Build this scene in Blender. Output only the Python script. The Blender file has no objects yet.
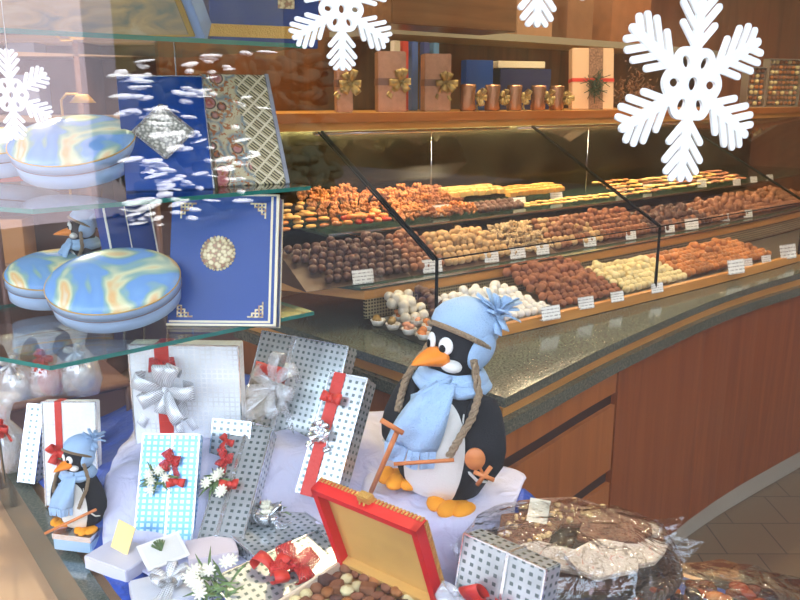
import bpy, bmesh, math, random
from mathutils import Vector, Matrix, Euler, noise
random.seed(11)
PI = math.pi
S = bpy.context.scene
COL = S.collection
EYE = 1.55
PITCH = math.radians(14.04)

# ---------------------------------------------------------------- helpers
def P(px, py, z=None, Y=None):
    """where the sight line through a photo point meets a level z or a depth Y"""
    u = (px-400)/800; v = (300-py)/800
    d = Vector((u, math.cos(PITCH)+v*math.sin(PITCH), -math.sin(PITCH)+v*math.cos(PITCH)))
    t = (z-EYE)/d.z if z is not None else Y/d.y
    return Vector((0, 0, EYE))+d*t

def lin(c):
    return tuple(((x/12.92) if x <= .04045 else ((x+.055)/1.055)**2.4) for x in c)
def rgb(r, g, b):
    return lin((r/255, g/255, b/255))+(1,)

def tagp(o, label=None, cat=None, group=None, kind=None):
    if label: o['label'] = label
    if cat: o['category'] = cat
    if group: o['group'] = group
    if kind: o['kind'] = kind
    return o
def root(name, label, cat, M=None, group=None):
    o = bpy.data.objects.new(name, None); COL.objects.link(o)
    if M is not None: o.matrix_world = M if isinstance(M, Matrix) else Matrix.Translation(M)
    return tagp(o, label, cat, group)
def obj(name, bm, mats, parent=None, M=None, smooth=False, label=None, cat=None, group=None, kind=None):
    me = bpy.data.meshes.new(name)
    bmesh.ops.recalc_face_normals(bm, faces=bm.faces)
    if smooth:
        for f in bm.faces: f.smooth = True
    bm.to_mesh(me); bm.free()
    if not isinstance(mats, (list, tuple)): mats = [mats]
    for m in mats: me.materials.append(m)
    o = bpy.data.objects.new(name, me); COL.objects.link(o)
    if parent: o.parent = parent
    if M is not None:
        o.matrix_local = M if isinstance(M, Matrix) else Matrix.Translation(M)
    return tagp(o, label, cat, group, kind)
def copytree(o, M=None, label=None, group=None, parent=None):
    c = o.copy(); COL.objects.link(c)
    if parent: c.parent = parent
    if M is not None: c.matrix_world = M
    if label: c['label'] = label
    if group: c['group'] = group
    for ch in list(o.children):
        copytree(ch, parent=c)
    return c
def T(*a): return Matrix.Translation(Vector(a))
def RX(d): return Matrix.Rotation(math.radians(d), 4, 'X')
def RY(d): return Matrix.Rotation(math.radians(d), 4, 'Y')
def RZ(d): return Matrix.Rotation(math.radians(d), 4, 'Z')
def SC(x, y=None, z=None):
    if y is None: y = z = x
    return Matrix.Diagonal((x, y, z, 1))

def box(bm, x0, x1, y0, y1, z0, z1, M=None, mi=0, bev=0):
    r = bmesh.ops.create_cube(bm, size=1, matrix=T((x0+x1)/2, (y0+y1)/2, (z0+z1)/2) @ SC(x1-x0, y1-y0, z1-z0))
    vs = r['verts']; fs = set(f for v in vs for f in v.link_faces)
    for f in fs: f.material_index = mi
    if bev:
        es = set(e for v in vs for e in v.link_edges)
        r2 = bmesh.ops.bevel(bm, geom=list(es), offset=bev, segments=2, affect='EDGES')
        vs = list(set(v for f in r2['faces'] for v in f.verts) | set(v for v in vs if v.is_valid))
        for f in r2['faces']: f.material_index = mi
    if M is not None: bmesh.ops.transform(bm, matrix=M, verts=vs)
    return bm
def ball(bm, M, u=12, v=8, mi=0):
    r = bmesh.ops.create_uvsphere(bm, u_segments=u, v_segments=v, radius=1, matrix=M)
    for vt in r['verts']:
        for f in vt.link_faces: f.material_index = mi; f.smooth = True
    return r['verts']
def tube(bm, pts, r, n=8, mi=0, cap=True, flat=None):
    """round tube along pts; r number or list; flat=(a) squashes"""
    pts = [Vector(p) for p in pts]; rings = []
    N = len(pts); up = Vector((0, 0, 1))
    prev = None
    for i, p in enumerate(pts):
        t = (pts[min(i+1, N-1)]-pts[max(i-1, 0)]).normalized()
        if prev is None:
            a = t.orthogonal().normalized() if abs(t.dot(up)) > .95 else t.cross(up).normalized()
        else:
            a = (prev-t*prev.dot(t)).normalized()
        prev = a; b = t.cross(a)
        rr = r[i] if isinstance(r, (list, tuple)) else r
        rings.append([bm.verts.new(p+a*rr*math.cos(2*PI*k/n)+b*rr*math.sin(2*PI*k/n)) for k in range(n)])
    for i in range(N-1):
        for k in range(n):
            f = bm.faces.new((rings[i][k], rings[i][(k+1) % n], rings[i+1][(k+1) % n], rings[i+1][k]))
            f.material_index = mi; f.smooth = True
    if cap:
        for q in (rings[0], rings[-1]):
            f = bm.faces.new(q); f.material_index = mi
    return bm
def lathe(bm, prof, n=32, M=None, sx=1, sy=1, mi=0):
    rings = []; allv = []
    for r, z in prof:
        if r < 1e-6:
            v = bm.verts.new((0, 0, z)); rings.append([v]); allv.append(v)
        else:
            q = [bm.verts.new((r*sx*math.cos(2*PI*k/n), r*sy*math.sin(2*PI*k/n), z)) for k in range(n)]
            rings.append(q); allv += q
    for a, b in zip(rings, rings[1:]):
        for k in range(n):
            k2 = (k+1) % n
            if len(a) == 1 and len(b) == 1: continue
            if len(a) == 1: f = bm.faces.new((a[0], b[k], b[k2]))
            elif len(b) == 1: f = bm.faces.new((a[k], a[k2], b[0]))
            else: f = bm.faces.new((a[k], a[k2], b[k2], b[k]))
            f.material_index = mi; f.smooth = True
    if M is not None: bmesh.ops.transform(bm, matrix=M, verts=allv)
    return allv
def prism(bm, pts, z0, z1, mi=0, side=None):
    """flat polygon (x,y) list extruded between two levels"""
    a = [bm.verts.new((p[0], p[1], z0)) for p in pts]; b = [bm.verts.new((p[0], p[1], z1)) for p in pts]
    f1 = bm.faces.new(a); f2 = bm.faces.new(b); f1.material_index = f2.material_index = mi
    n = len(pts)
    for i in range(n):
        f = bm.faces.new((a[i], a[(i+1) % n], b[(i+1) % n], b[i]))
        f.material_index = mi if side is None else side
    return bm
def wallstrip(bm, pts, z0, z1, th, mi=0):
    """upright slab following a plan line"""
    L = [Vector((p[0], p[1], 0)) for p in pts]; n = len(L); R = []
    for i in range(n):
        t = (L[min(i+1, n-1)]-L[max(i-1, 0)]).normalized(); R.append(L[i]+Vector((-t.y, t.x, 0))*th)
    for i in range(n-1):
        q = [L[i], L[i+1], R[i+1], R[i]]
        vs = [bm.verts.new((p.x, p.y, z0)) for p in q]+[bm.verts.new((p.x, p.y, z1)) for p in q]
        for idx in ((0, 1, 2, 3), (4, 5, 6, 7), (0, 1, 5, 4), (2, 3, 7, 6)):
            bm.faces.new([vs[k] for k in idx]).material_index = mi
        if i == 0: bm.faces.new([vs[k] for k in (3, 0, 4, 7)]).material_index = mi
        if i == n-2: bm.faces.new([vs[k] for k in (1, 2, 6, 5)]).material_index = mi
    bmesh.ops.remove_doubles(bm, verts=bm.verts, dist=1e-5)
    return bm
def strip(bm, pts, w, wdir=None, mi=0, th=.0006):
    """a ribbon along pts; wdir = direction of its width (vector or list)"""
    pts = [Vector(p) for p in pts]; N = len(pts); rows = []
    for i, p in enumerate(pts):
        wd = wdir[i] if isinstance(wdir, list) else wdir
        wd = Vector(wd).normalized(); ww = w[i] if isinstance(w, list) else w
        t = (pts[min(i+1, N-1)]-pts[max(i-1, 0)]).normalized()
        nn = t.cross(wd); nn = nn.normalized() if nn.length > 1e-6 else Vector((0, 0, 1))
        rows.append([bm.verts.new(p+wd*ww*a+nn*th*b) for a, b in ((-.5, -.5), (.5, -.5), (.5, .5), (-.5, .5))])
    for a, b in zip(rows, rows[1:]):
        for k in range(4):
            f = bm.faces.new((a[k], a[(k+1) % 4], b[(k+1) % 4], b[k])); f.material_index = mi; f.smooth = (k % 2 == 0)
    bm.faces.new(rows[0]); bm.faces.new(rows[-1])
    return bm

# ---------------------------------------------------------------- materials
class NT:
    def __init__(s, name):
        s.m = bpy.data.materials.new(name); s.m.use_nodes = True
        s.t = s.m.node_tree; s.b = s.t.nodes['Principled BSDF']; s.out = s.t.nodes['Material Output']
    def n(s, typ, **k):
        q = s.t.nodes.new(typ)
        for a, v in k.items(): setattr(q, a, v)
        return q
    def l(s, a, b): s.t.links.new(a, b)
    def val(s, x, sock):
        if isinstance(x, (int, float)): sock.default_value = x
        else: s.l(x, sock)
    def math(s, op, a, b=0.0, c=None):
        q = s.n('ShaderNodeMath', operation=op); s.val(a, q.inputs[0]); s.val(b, q.inputs[1])
        if c is not None: s.val(c, q.inputs[2])
        return q.outputs[0]
    def coord(s, scale=(1, 1, 1), loc=(0, 0, 0), rot=(0, 0, 0)):
        c = s.n('ShaderNodeTexCoord'); mp = s.n('ShaderNodeMapping')
        mp.inputs['Scale'].default_value = scale; mp.inputs['Location'].default_value = loc; mp.inputs['Rotation'].default_value = rot
        s.l(c.outputs['Object'], mp.inputs[0]); return mp.outputs[0]
    def xyz(s, vec):
        q = s.n('ShaderNodeSeparateXYZ'); s.l(vec, q.inputs[0]); return q.outputs
    def noise(s, vec, scale, detail=3, dist=0, rough=.5):
        q = s.n('ShaderNodeTexNoise'); s.l(vec, q.inputs['Vector']); q.inputs['Scale'].default_value = scale
        q.inputs['Detail'].default_value = detail; q.inputs['Distortion'].default_value = dist; q.inputs['Roughness'].default_value = rough
        return q.outputs['Fac']
    def ramp(s, fac, stops, interp='LINEAR'):
        q = s.n('ShaderNodeValToRGB'); s.l(fac, q.inputs[0]); e = q.color_ramp; e.interpolation = interp
        while len(e.elements) < len(stops): e.elements.new(.5)
        for el, (p, c) in zip(e.elements, stops): el.position = p; el.color = c
        return q.outputs[0]
    def mix(s, fac, a, b):
        q = s.n('ShaderNodeMix', data_type='RGBA'); s.val(fac, q.inputs[0])
        for x, i in ((a, 6), (b, 7)):
            if isinstance(x, tuple): q.inputs[i].default_value = x
            else: s.l(x, q.inputs[i])
        return q.outputs[2]
    def base(s, c, rough=.5, metal=0, spec=None):
        if isinstance(c, tuple): s.b.inputs['Base Color'].default_value = c
        else: s.l(c, s.b.inputs['Base Color'])
        s.b.inputs['Roughness'].default_value = rough; s.b.inputs['Metallic'].default_value = metal
        if spec is not None: s.b.inputs['Specular IOR Level'].default_value = spec
        return s
    def bump(s, h, strength=.3, dist=.01):
        q = s.n('ShaderNodeBump'); q.inputs['Strength'].default_value = strength; q.inputs['Distance'].default_value = dist
        s.l(h, q.inputs['Height']); s.l(q.outputs[0], s.b.inputs['Normal']); return s

def plain(name, c, rough=.5, metal=0, nb=0, nscale=60, spec=None, var=0):
    s = NT(name)
    if nb or var:
        co = s.coord(); nz = s.noise(co, nscale, 4)
    if var:
        d = tuple(x*(1-var) for x in c[:3])+(1,); e = tuple(min(1, x*(1+var)) for x in c[:3])+(1,)
        s.base(s.ramp(nz, [(.3, d), (.7, e)]), rough, metal, spec)
    else: s.base(c, rough, metal, spec)
    if nb: s.bump(nz, nb)
    return s.m
def wood(name, c1, c2, axis='z', scale=1, rough=.35, grain=18):
    s = NT(name); k = {'z': (grain, grain, 1.2), 'x': (1.2, grain, grain), 'xy': (1.5, 1.5, grain)}[axis]
    co = s.coord(tuple(q*scale for q in k)); nz = s.noise(co, 1.6, 5, .6)
    s.base(s.ramp(nz, [(.3, c1), (.7, c2)]), rough)
    return s.m
def glass(name, tint=(1, 1, 1, 1), bias=.0, k=1.0, rough=.0, bump=None):
    s = NT(name); s.t.nodes.remove(s.b)
    tr = s.n('ShaderNodeBsdfTransparent'); tr.inputs[0].default_value = tint
    gl = s.n('ShaderNodeBsdfGlossy'); gl.inputs['Roughness'].default_value = rough
    fr = s.n('ShaderNodeLayerWeight'); fr.inputs[0].default_value = .5
    f = s.math('MULTIPLY_ADD', s.math('MULTIPLY_ADD', s.math('POWER', fr.outputs['Facing'], 5.0), .96, .04), k, bias)
    if bump:
        co = s.coord(); nz = s.noise(co, bump[0], 3, 1.0)
        q = s.n('ShaderNodeBump'); q.inputs['Strength'].default_value = bump[1]; q.inputs['Distance'].default_value = .02
        s.l(nz, q.inputs['Height']); s.l(q.outputs[0], gl.inputs['Normal']); s.l(q.outputs[0], fr.inputs['Normal'])
    mx = s.n('ShaderNodeMixShader'); s.l(f, mx.inputs[0]); s.l(tr.outputs[0], mx.inputs[1]); s.l(gl.outputs[0], mx.inputs[2])
    s.l(mx.outputs[0], s.out.inputs[0]); return s.m
def sheer(name, c, opac, rough=.5, metal=0, net=None):
    """see-through fabric or film: part transparent, part coloured"""
    s = NT(name); s.base(c, rough, metal)
    tr = s.n('ShaderNodeBsdfTransparent'); mx = s.n('ShaderNodeMixShader')
    if net:
        x, y, z = s.xyz(s.coord((net, net, net), rot=(.5, .7, .4)))
        a = s.math('LESS_THAN', s.math('FRACT', x), .35); b = s.math('LESS_THAN', s.math('FRACT', z), .35)
        s.l(s.math('MULTIPLY_ADD', s.math('MAXIMUM', a, b), 1-opac, opac), mx.inputs[0])
    else: mx.inputs[0].default_value = opac
    s.l(tr.outputs[0], mx.inputs[1]); s.l(s.b.outputs[0], mx.inputs[2]); s.l(mx.outputs[0], s.out.inputs[0])
    return s.m
def dotted(name, c, dot, pitch=.016, size=.3, rough=.25, metal=.85, warp=0):
    s = NT(name); co = s.coord()
    x, y, z = s.xyz(co); fx = s.math('FRACT', s.math('DIVIDE', x, pitch)); fz = s.math('FRACT', s.math('DIVIDE', z, pitch*.9))
    fy = s.math('FRACT', s.math('DIVIDE', y, pitch))
    geo = s.n('ShaderNodeNewGeometry')
    def inb(f): return s.math('LESS_THAN', s.math('ABSOLUTE', s.math('SUBTRACT', f, .5)), size)
    tz = s.math('GREATER_THAN', s.math('ABSOLUTE', s.xyz(s.n('ShaderNodeTexCoord').outputs['Normal'])[2]), .7)
    inz = s.math('ADD', s.math('MULTIPLY', inb(fz), s.math('SUBTRACT', 1.0, tz)), s.math('MULTIPLY', inb(fy), tz))
    a = s.math('MULTIPLY', inb(fx), inz); b = s.math('MULTIPLY', inb(fy), inb(fz))
    tc = s.n('ShaderNodeTexCoord'); nx = s.xyz(tc.outputs['Normal'])
    side = s.math('GREATER_THAN', s.math('ABSOLUTE', nx[0]), .7)
    m = s.math('MAXIMUM', s.math('MULTIPLY', a, s.math('SUBTRACT', 1.0, side)), s.math('MULTIPLY', b, side))
    nz = s.noise(co, 14, 2)
    c2 = tuple(x*.72 for x in c[:3])+(1,)
    s.base(s.mix(m, s.ramp(nz, [(.35, c2), (.65, c)]), dot), rough, metal)
    return s.m

M = {}
M['bluebox'] = plain('blue_paper', rgb(0, 62, 142), .35, nb=.05, nscale=200)
M['bluelight'] = plain('pale_blue_paper', rgb(140, 175, 225), .5)
M['white'] = plain('white_board', rgb(238, 236, 228), .6)
M['cream'] = plain('cream_card', rgb(236, 226, 195), .7)
M['gold'] = plain('gold_trim', rgb(222, 180, 100), .35, .7, nb=.5, nscale=300)
M['goldp'] = plain('gold_paper', rgb(214, 168, 92), .55, .1, var=.12, nscale=8)
M['steel'] = plain('steel', rgb(200, 205, 208), .2, 1)
M['black'] = plain('black_seal', rgb(10, 10, 10), .9, spec=.1)
M['granite'] = (lambda s: (s.base(s.ramp(s.noise(s.coord(), 170, 6, rough=.8), [(.35, rgb(46, 56, 52)), (.5, rgb(84, 90, 80)), (.66, rgb(126, 126, 106))]), .12), s.m)[1])(NT('grey_granite'))
M['wood'] = wood('cherry_wood', rgb(142, 80, 34), rgb(166, 97, 45), 'z', 1, .3)
M['woodd'] = wood('cherry_wood_dark', rgb(122, 60, 24), rgb(144, 76, 33), 'z', 1, .3)
M['woodl'] = wood('honey_wood', rgb(196, 132, 60), rgb(220, 158, 84), 'xy', 1, .35)
M['woodp'] = wood('pale_bay_wood', rgb(196, 150, 110), rgb(222, 178, 138), 'xy', 1, .4)
M['groove'] = plain('dark_groove', rgb(48, 24, 14), .6)
M['glass'] = glass('clear_pane')
M['glasst'] = glass('shelf_glass', (.90, .96, .95, 1), .02)
M['glasse'] = (lambda s: (s.base(rgb(40, 120, 110), .15), s.m)[1])(NT('green_glass_edge'))
M['caseedge'] = plain('dark_glass_edge', rgb(46, 74, 62), .15)
M['window'] = glass('shop_window_glass', (.98, .99, 1, 1), .012, 1.3)
M['cello'] = glass('cellophane_film', (1, 1, 1, 1), .012, 1.2, .04, (16, .9))
M['card'] = (lambda s: (lambda x: (s.base(s.mix(s.math('MULTIPLY', s.math('LESS_THAN', s.math('FRACT', s.math('MULTIPLY', x[2], 130)), .32), s.math('LESS_THAN', s.noise(s.coord((400, 1, 60)), 1, 1), .52)), rgb(248, 246, 238), rgb(165, 160, 155)), .6), s.m)[1])(s.xyz(s.coord())))(NT('price_card_paper'))
M['dot'] = dotted('silver_dotted_foil', (.66, .70, .71, 1), (.15, .19, .19, 1), .0165, .22, .26, .6)
M['dotw'] = dotted('pale_silver_checked_foil', (1, 1, 1, 1), (.86, .88, .91, 1), .013, .36, .4, 0)
M['dotb'] = dotted('blue_silver_foil', (.22, .52, .90, 1), (.55, .78, .96, 1), .014, .3, .3, .5)
M['foil'] = plain('silver_foil', (.85, .87, .9, 1), .22, .9)
M['red'] = plain('red_ribbon', rgb(205, 52, 38), .45, nb=.2, nscale=120)
M['rednet'] = sheer('red_net', rgb(200, 48, 44), .25, net=220)
M['redlid'] = plain('red_leather', rgb(214, 26, 30), .4)
M['silverrib'] = sheer('silver_gauze', (.82, .83, .85, 1), .42, .35, .3, net=260)
M['clear'] = sheer('clear_film_ribbon', (.95, .95, .97, 1), .30, .08, .2)
M['greenleaf'] = plain('green_leaf', rgb(96, 120, 70), .55, var=.3, nscale=40)
M['petal'] = plain('white_petal', rgb(236, 234, 215), .6)
M['bluecloth'] = (lambda s: (s.base(rgb(42, 76, 168), .45), s.bump(s.noise(s.coord(), 22, 3, 1.2), .4, .02), s.m)[2])(NT('blue_satin'))
M['lavcloth'] = (lambda s: (s.base(rgb(206, 206, 232), .5), s.bump(s.noise(s.coord(), 18, 3, 1.4), .45, .02), s.m)[2])(NT('lavender_satin'))
M['fleece'] = plain('pale_blue_fleece', rgb(172, 204, 238), .9, nb=.6, nscale=260)
M['felt'] = plain('black_felt', rgb(13, 14, 20), .85, nb=.3, nscale=300)
M['wfelt'] = plain('white_felt', rgb(236, 234, 226), .85, nb=.2, nscale=300)
M['orange'] = plain('orange_felt', rgb(246, 160, 30), .75, nb=.2, nscale=300)
M['beak'] = plain('orange_beak', rgb(250, 140, 22), .5)
M['stick'] = wood('orange_wood', rgb(196, 112, 56), rgb(220, 138, 78), 'x', 1, .5)
M['braid'] = plain('tan_yarn', rgb(176, 150, 118), .9, nb=1, nscale=250, var=.3)
M['eye'] = plain('eye_white', rgb(245, 245, 240), .3)
M['wicker'] = plain('brown_wicker', rgb(70, 56, 48), .6, var=.4, nscale=90)
M['plaster'] = plain('warm_plaster', rgb(150, 118, 90), .8)
M['tile'] = (lambda s: (lambda br: (s.l(s.coord((.62, .62, 1)), br.inputs['Vector']), br.inputs['Color1'].__setattr__('default_value', rgb(118, 98, 76)), br.inputs['Color2'].__setattr__('default_value', rgb(108, 88, 68)), br.inputs['Mortar'].__setattr__('default_value', rgb(70, 56, 46)), br.inputs['Mortar Size'].__setattr__('default_value', .008), br.inputs['Brick Width'].__setattr__('default_value', .7), br.inputs['Row Height'].__setattr__('default_value', .7), s.base(br.outputs[0], .35), s.m)[-1])(s.n('ShaderNodeTexBrick')))(NT('floor_tile'))
M['kick'] = plain('grey_kickboard', rgb(176, 166, 146), .4)
M['paper'] = plain('white_paper_cup', rgb(235, 230, 220), .7)
M['rail'] = plain('taupe_rail', rgb(120, 88, 80), .5)

def perf_mat():
    s = NT('perforated_metal'); x, y, z = s.xyz(s.coord((1, 1, 1), rot=(0, 0, -math.radians(39))))
    a = s.math('LESS_THAN', s.math('ABSOLUTE', s.math('SUBTRACT', s.math('FRACT', s.math('MULTIPLY', x, 95)), .5)), .28)
    b = s.math('LESS_THAN', s.math('ABSOLUTE', s.math('SUBTRACT', s.math('FRACT', s.math('MULTIPLY', z, 95)), .5)), .28)
    s.base(s.mix(s.math('MULTIPLY', a, b), rgb(190, 172, 130), rgb(60, 50, 36)), .35, .3); return s.m
M['perf'] = perf_mat()
def tapestry():
    s = NT('tapestry_paper'); co = s.coord()
    x, y, z = s.xyz(co)
    vo = s.n('ShaderNodeTexVoronoi'); s.l(co, vo.inputs['Vector']); vo.inputs['Scale'].default_value = 24
    nz = s.noise(co, 60, 3, 2)
    c1 = s.ramp(vo.outputs['Distance'], [(0, rgb(226, 190, 150)), (.12, rgb(186, 96, 104)), (.30, rgb(206, 150, 140)), (.38, rgb(60, 58, 56)), (.44, rgb(216, 206, 172)), (.58, rgb(120, 140, 150)), (.75, rgb(206, 196, 160))])
    c1 = s.mix(s.math('GREATER_THAN', nz, .56), c1, rgb(176, 112, 70))
    # trellis of crossed cream lines on the lower right
    u = s.math('MULTIPLY', s.math('ADD', x, z), 26); v = s.math('MULTIPLY', s.math('SUBTRACT', x, z), 26)
    g = s.math('MAXIMUM', s.math('LESS_THAN', s.math('ABSOLUTE', s.math('SUBTRACT', s.math('FRACT', u), .5)), .09), s.math('LESS_THAN', s.math('ABSOLUTE', s.math('SUBTRACT', s.math('FRACT', v), .5)), .09))
    petals = s.ramp(s.math('FRACT', s.math('MULTIPLY', u, 4)), [(0, rgb(80, 74, 60)), (.5, rgb(200, 190, 150))], 'CONSTANT')
    c2 = s.mix(g, petals, rgb(226, 218, 188))
    reg = s.math('GREATER_THAN', s.math('ADD', s.math('MULTIPLY', x, 2.2), s.math('MULTIPLY', nz, .1)), .06)
    s.base(s.mix(reg, c1, c2), .7); return s.m
M['tapestry'] = tapestry()
def tinmat():
    s = NT('painted_tin_lid'); co = s.coord((1, 1, 1), rot=(0, 0, .6))
    nz = s.noise(co, 7, 2, 1.2)
    s.base(s.ramp(nz, [(.28, rgb(130, 175, 225)), (.42, rgb(120, 165, 220)), (.47, rgb(150, 185, 175)), (.53, rgb(225, 225, 180)), (.60, rgb(238, 190, 130)), (.64, rgb(235, 225, 195)), (.7, rgb(150, 190, 225))]), .25); return s.m
M['tinlid'] = tinmat()
M['tinside'] = plain('blue_tin_side', rgb(170, 200, 235), .25)
def medal_mat():
    s = NT('embroidered_gold'); co = s.coord(); vo = s.n('ShaderNodeTexVoronoi'); s.l(co, vo.inputs['Vector']); vo.inputs['Scale'].default_value = 110
    s.base(s.ramp(vo.outputs['Distance'], [(.2, rgb(244, 232, 192)), (.5, rgb(226, 206, 156)), (.62, rgb(160, 140, 110)), (.75, rgb(190, 140, 110))]), .5, .0); return s.m
M['medal'] = medal_mat()
def picture_mat():
    s = NT('faded_landscape_print'); nz = s.noise(s.coord((1, 1, 2)), 9, 4, 1)
    s.base(s.ramp(nz, [(.3, rgb(110, 120, 120)), (.5, rgb(190, 160, 120)), (.7, rgb(205, 185, 150))]), .4); return s.m
M['picture'] = picture_mat()

# ---------------------------------------------------------------- plan lines of the curved counter
def catmull(pts, k=6):
    pts = [Vector((p[0], p[1])) for p in pts]; q = [2*pts[0]-pts[1]]+pts+[2*pts[-1]-pts[-2]]; out = []
    for i in range(1, len(q)-2):
        for j in range(k):
            t = j/k; a, b, c, d = q[i-1:i+3]
            out.append(.5*((2*b)+(-a+c)*t+(2*a-5*b+4*c-d)*t*t+(-a+3*b-3*c+d)*t**3))
    out.append(pts[-1]); return out
class Line:
    def __init__(s, pts):
        s.p = pts; s.L = [0]
        for a, b in zip(pts, pts[1:]): s.L.append(s.L[-1]+(b-a).length)
    def at(s, d):
        P_ = s.p; L = s.L
        if d <= 0: i = 0
        elif d >= L[-1]: i = len(P_)-2
        else: i = max(k for k in range(len(L)-1) if L[k] <= d)
        t = (P_[i+1]-P_[i]).normalized(); return P_[i]+t*(d-L[i]), t
    def off(s, d, o):
        p, t = s.at(d); return Vector((p.x-t.y*o, p.y+t.x*o))
    def run(s, a, b, o, n=24): return [s.off(a+(b-a)*i/n, o) for i in range(n+1)]
G = Line(catmull([(.10, 2.13), (.389, 2.335), (.824, 2.665), (1.206, 2.965), (1.709, 3.385), (2.4, 4.02), (3.05, 4.75)]))
O = Line(catmull([(.247, 1.769), (.374, 1.918), (.512, 2.084), (.668, 2.262), (.926, 2.54), (1.138, 2.755), (1.371, 2.965), (1.611, 3.16), (2.2, 3.64), (2.95, 4.35)]))
LD = Vector((-.70, .714)).normalized()           # the counter's left flank runs back this way
OL = [Vector((.247, 1.769))+LD*k for k in (0, 1.15)]
GMAX = G.L[-1]-.05
S1O, S2O, TO, BO = .33, .54, .63, .95
def V3(p, z): return Vector((p.x, p.y, z))

# ---------------------------------------------------------------- the room
def struct(name, bm, m, **k): return obj(name, bm, m, kind='structure', **k)
struct('floor', box(bmesh.new(), -4, 5.5, .5, 7, -.22, -.12), M['tile'])
struct('ceiling', box(bmesh.new(), -4.2, 5.7, .3, 7.2, 3.0, 3.15), plain('ceiling_paint', rgb(200, 190, 175), .8))
struct('wall_back', box(bmesh.new(), -4.2, 5.7, 7, 7.2, -.22, 3.0), wood('wall_panelling', rgb(120, 66, 34), rgb(150, 88, 48), 'z', .4, .4))
struct('wall_left', box(bmesh.new(), -4.2, -4, .5, 7, -.22, 3.0), M['plaster'])
struct('wall_right', box(bmesh.new(), 5.5, 5.7, .5, 7, -.22, 3.0), wood('wall_panelling_right', rgb(150, 86, 48), rgb(176, 106, 60), 'z', .4, .4))
# shop window: a long pane turned 20 degrees, sill below, lintel above
WM = T(.33, .92, 0) @ RZ(24)
def wbox(x0, x1, y0, y1, z0, z1): return box(bmesh.new(), x0, x1, y0, y1, z0, z1)
struct('window_1', wbox(-2.0, 4.2, -.004, .004, .42, 2.45), M['window'], M=WM)
struct('trim_1', wbox(-2.0, 4.2, -.05, .05, .36, .42), M['woodl'], M=WM)
struct('wall_front', wbox(-2.9, 5.6, -.12, .0, -.22, .36), plain('street_wall', rgb(150, 140, 130), .8), M=WM)
struct('wall_front_top', wbox(-2.9, 5.6, -.12, .06, 2.45, 3.1), plain('fascia', rgb(96, 70, 52), .6), M=WM)
# bay floor of honey wood to the left of the display plinth
ED = (P(110, 600, .6)-P(0, 440, .6)); ED.z = 0; ED.normalize()     # plinth's left edge, running towards the street
E0 = P(0, 440, .6); E1 = P(110, 600, .6)
Ef = Vector((E1.x, E1.y, 0))+ED*.72; Eb = Vector((E0.x, E0.y, 0))-ED*.9
plinth = [(Ef.x, Ef.y), (.75, 1.17), (.80, 1.36), (.40, 1.62), (.22, 1.73), (OL[1].x-.02, OL[1].y-.03), (Eb.x, Eb.y)]
bm = bmesh.new(); prism(bm, plinth, -.12, .585)
struct('trim_2', bm, M['woodp'])
NL = Vector((ED.y, -ED.x, 0))
if NL.x > 0: NL = -NL
def band(a, b, w0, w1, z0, z1, mat, name):
    q = [a+NL*w0, b+NL*w0, b+NL*w1, a+NL*w1]
    bm = bmesh.new(); prism(bm, [(v.x, v.y) for v in q], z0, z1); struct(name, bm, mat)
band(Ef, Eb, 0, .035, -.12, .60, M['granite'], 'trim_3')
band(Ef, Eb, .035, 1.3, -.12, .46, M['woodp'], 'trim_4')

# ---------------------------------------------------------------- counter
cnt = root('shop_counter', 'long curved cherry wood counter with a grey granite top, behind the penguin', 'counter', V3(O.p[0], 0))
IM = T(-O.p[0].x, -O.p[0].y, 0)
def cpart(name, bm, m, **k):
    bmesh.ops.transform(bm, matrix=IM, verts=bm.verts); return obj(name, bm, m, cnt, **k)
def slab_pts(ins, end=None):
    e = end or O.L[-1]
    front = O.run(.0, e, ins, 30)
    nl = Vector((LD.y, -LD.x)); nl = nl if nl.x > 0 else -nl
    lp = [OL[0]+nl*ins, OL[1]+nl*ins]
    # corner where the two inset faces meet
    p, t = O.at(0); a = p+Vector((-t.y, t.x))*ins; b = lp[0]
    den = t.x*LD.y-t.y*LD.x; s = ((b-a).x*LD.y-(b-a).y*LD.x)/den
    c = a+t*s
    return [lp[1], c]+[q for q in front if (q-c).dot(t) > .02]
def counter_poly(ins):
    f = slab_pts(ins); return f+[G.off(GMAX, BO)]+[G.off(GMAX*.6, BO), G.off(.5, BO)]
for nm, i, z0, z1, m in (('granite_top', 0, .845, .87, 'granite'), ('wood_strip', .018, .81, .845, 'woodl'), ('lower_granite_band', -.004, .775, .81, 'granite')):
    bm = bmesh.new(); prism(bm, [(p.x, p.y) for p in counter_poly(i)], z0, z1); cpart(nm, bm, M[m])
bm = bmesh.new(); prism(bm, [(p.x, p.y) for p in counter_poly(.03)], .02, .775); cpart('body_panel', bm, M['wood'])
bm = bmesh.new(); prism(bm, [(p.x, p.y) for p in counter_poly(.06)], -.12, .02); cpart('kickboard', bm, M['kick'])
dl = .62
def face(a, b, z0, z1, m, o=.012, th=.02):
    bm = bmesh.new(); wallstrip(bm, [(q.x, q.y) for q in O.run(a, b, o, 8)], z0, z1, th); return bm
for z0, z1 in ((.705, .768), (.455, .665), (.035, .41)):
    d = cpart('drawer', face(.02, dl, z0, z1, 'wood', .008, .022), M['wood'])
    g = face(.02, dl-.01, z1-.012, z1-.002, 'groove', -.006, .013)
for z0, z1 in ((.665, .705), (.41, .455)):
    cpart('grip_groove', face(.02, dl, z0, z1, 'groove', .022, .008), M['groove'])
cpart('panel', face(dl+.012, 2.3, .02, .768, 'wood', .008, .022), M['woodd'])
cpart('panel', face(2.31, O.L[-1]-.1, .02, .768, 'wood', .008, .022), M['woodd'])
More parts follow.
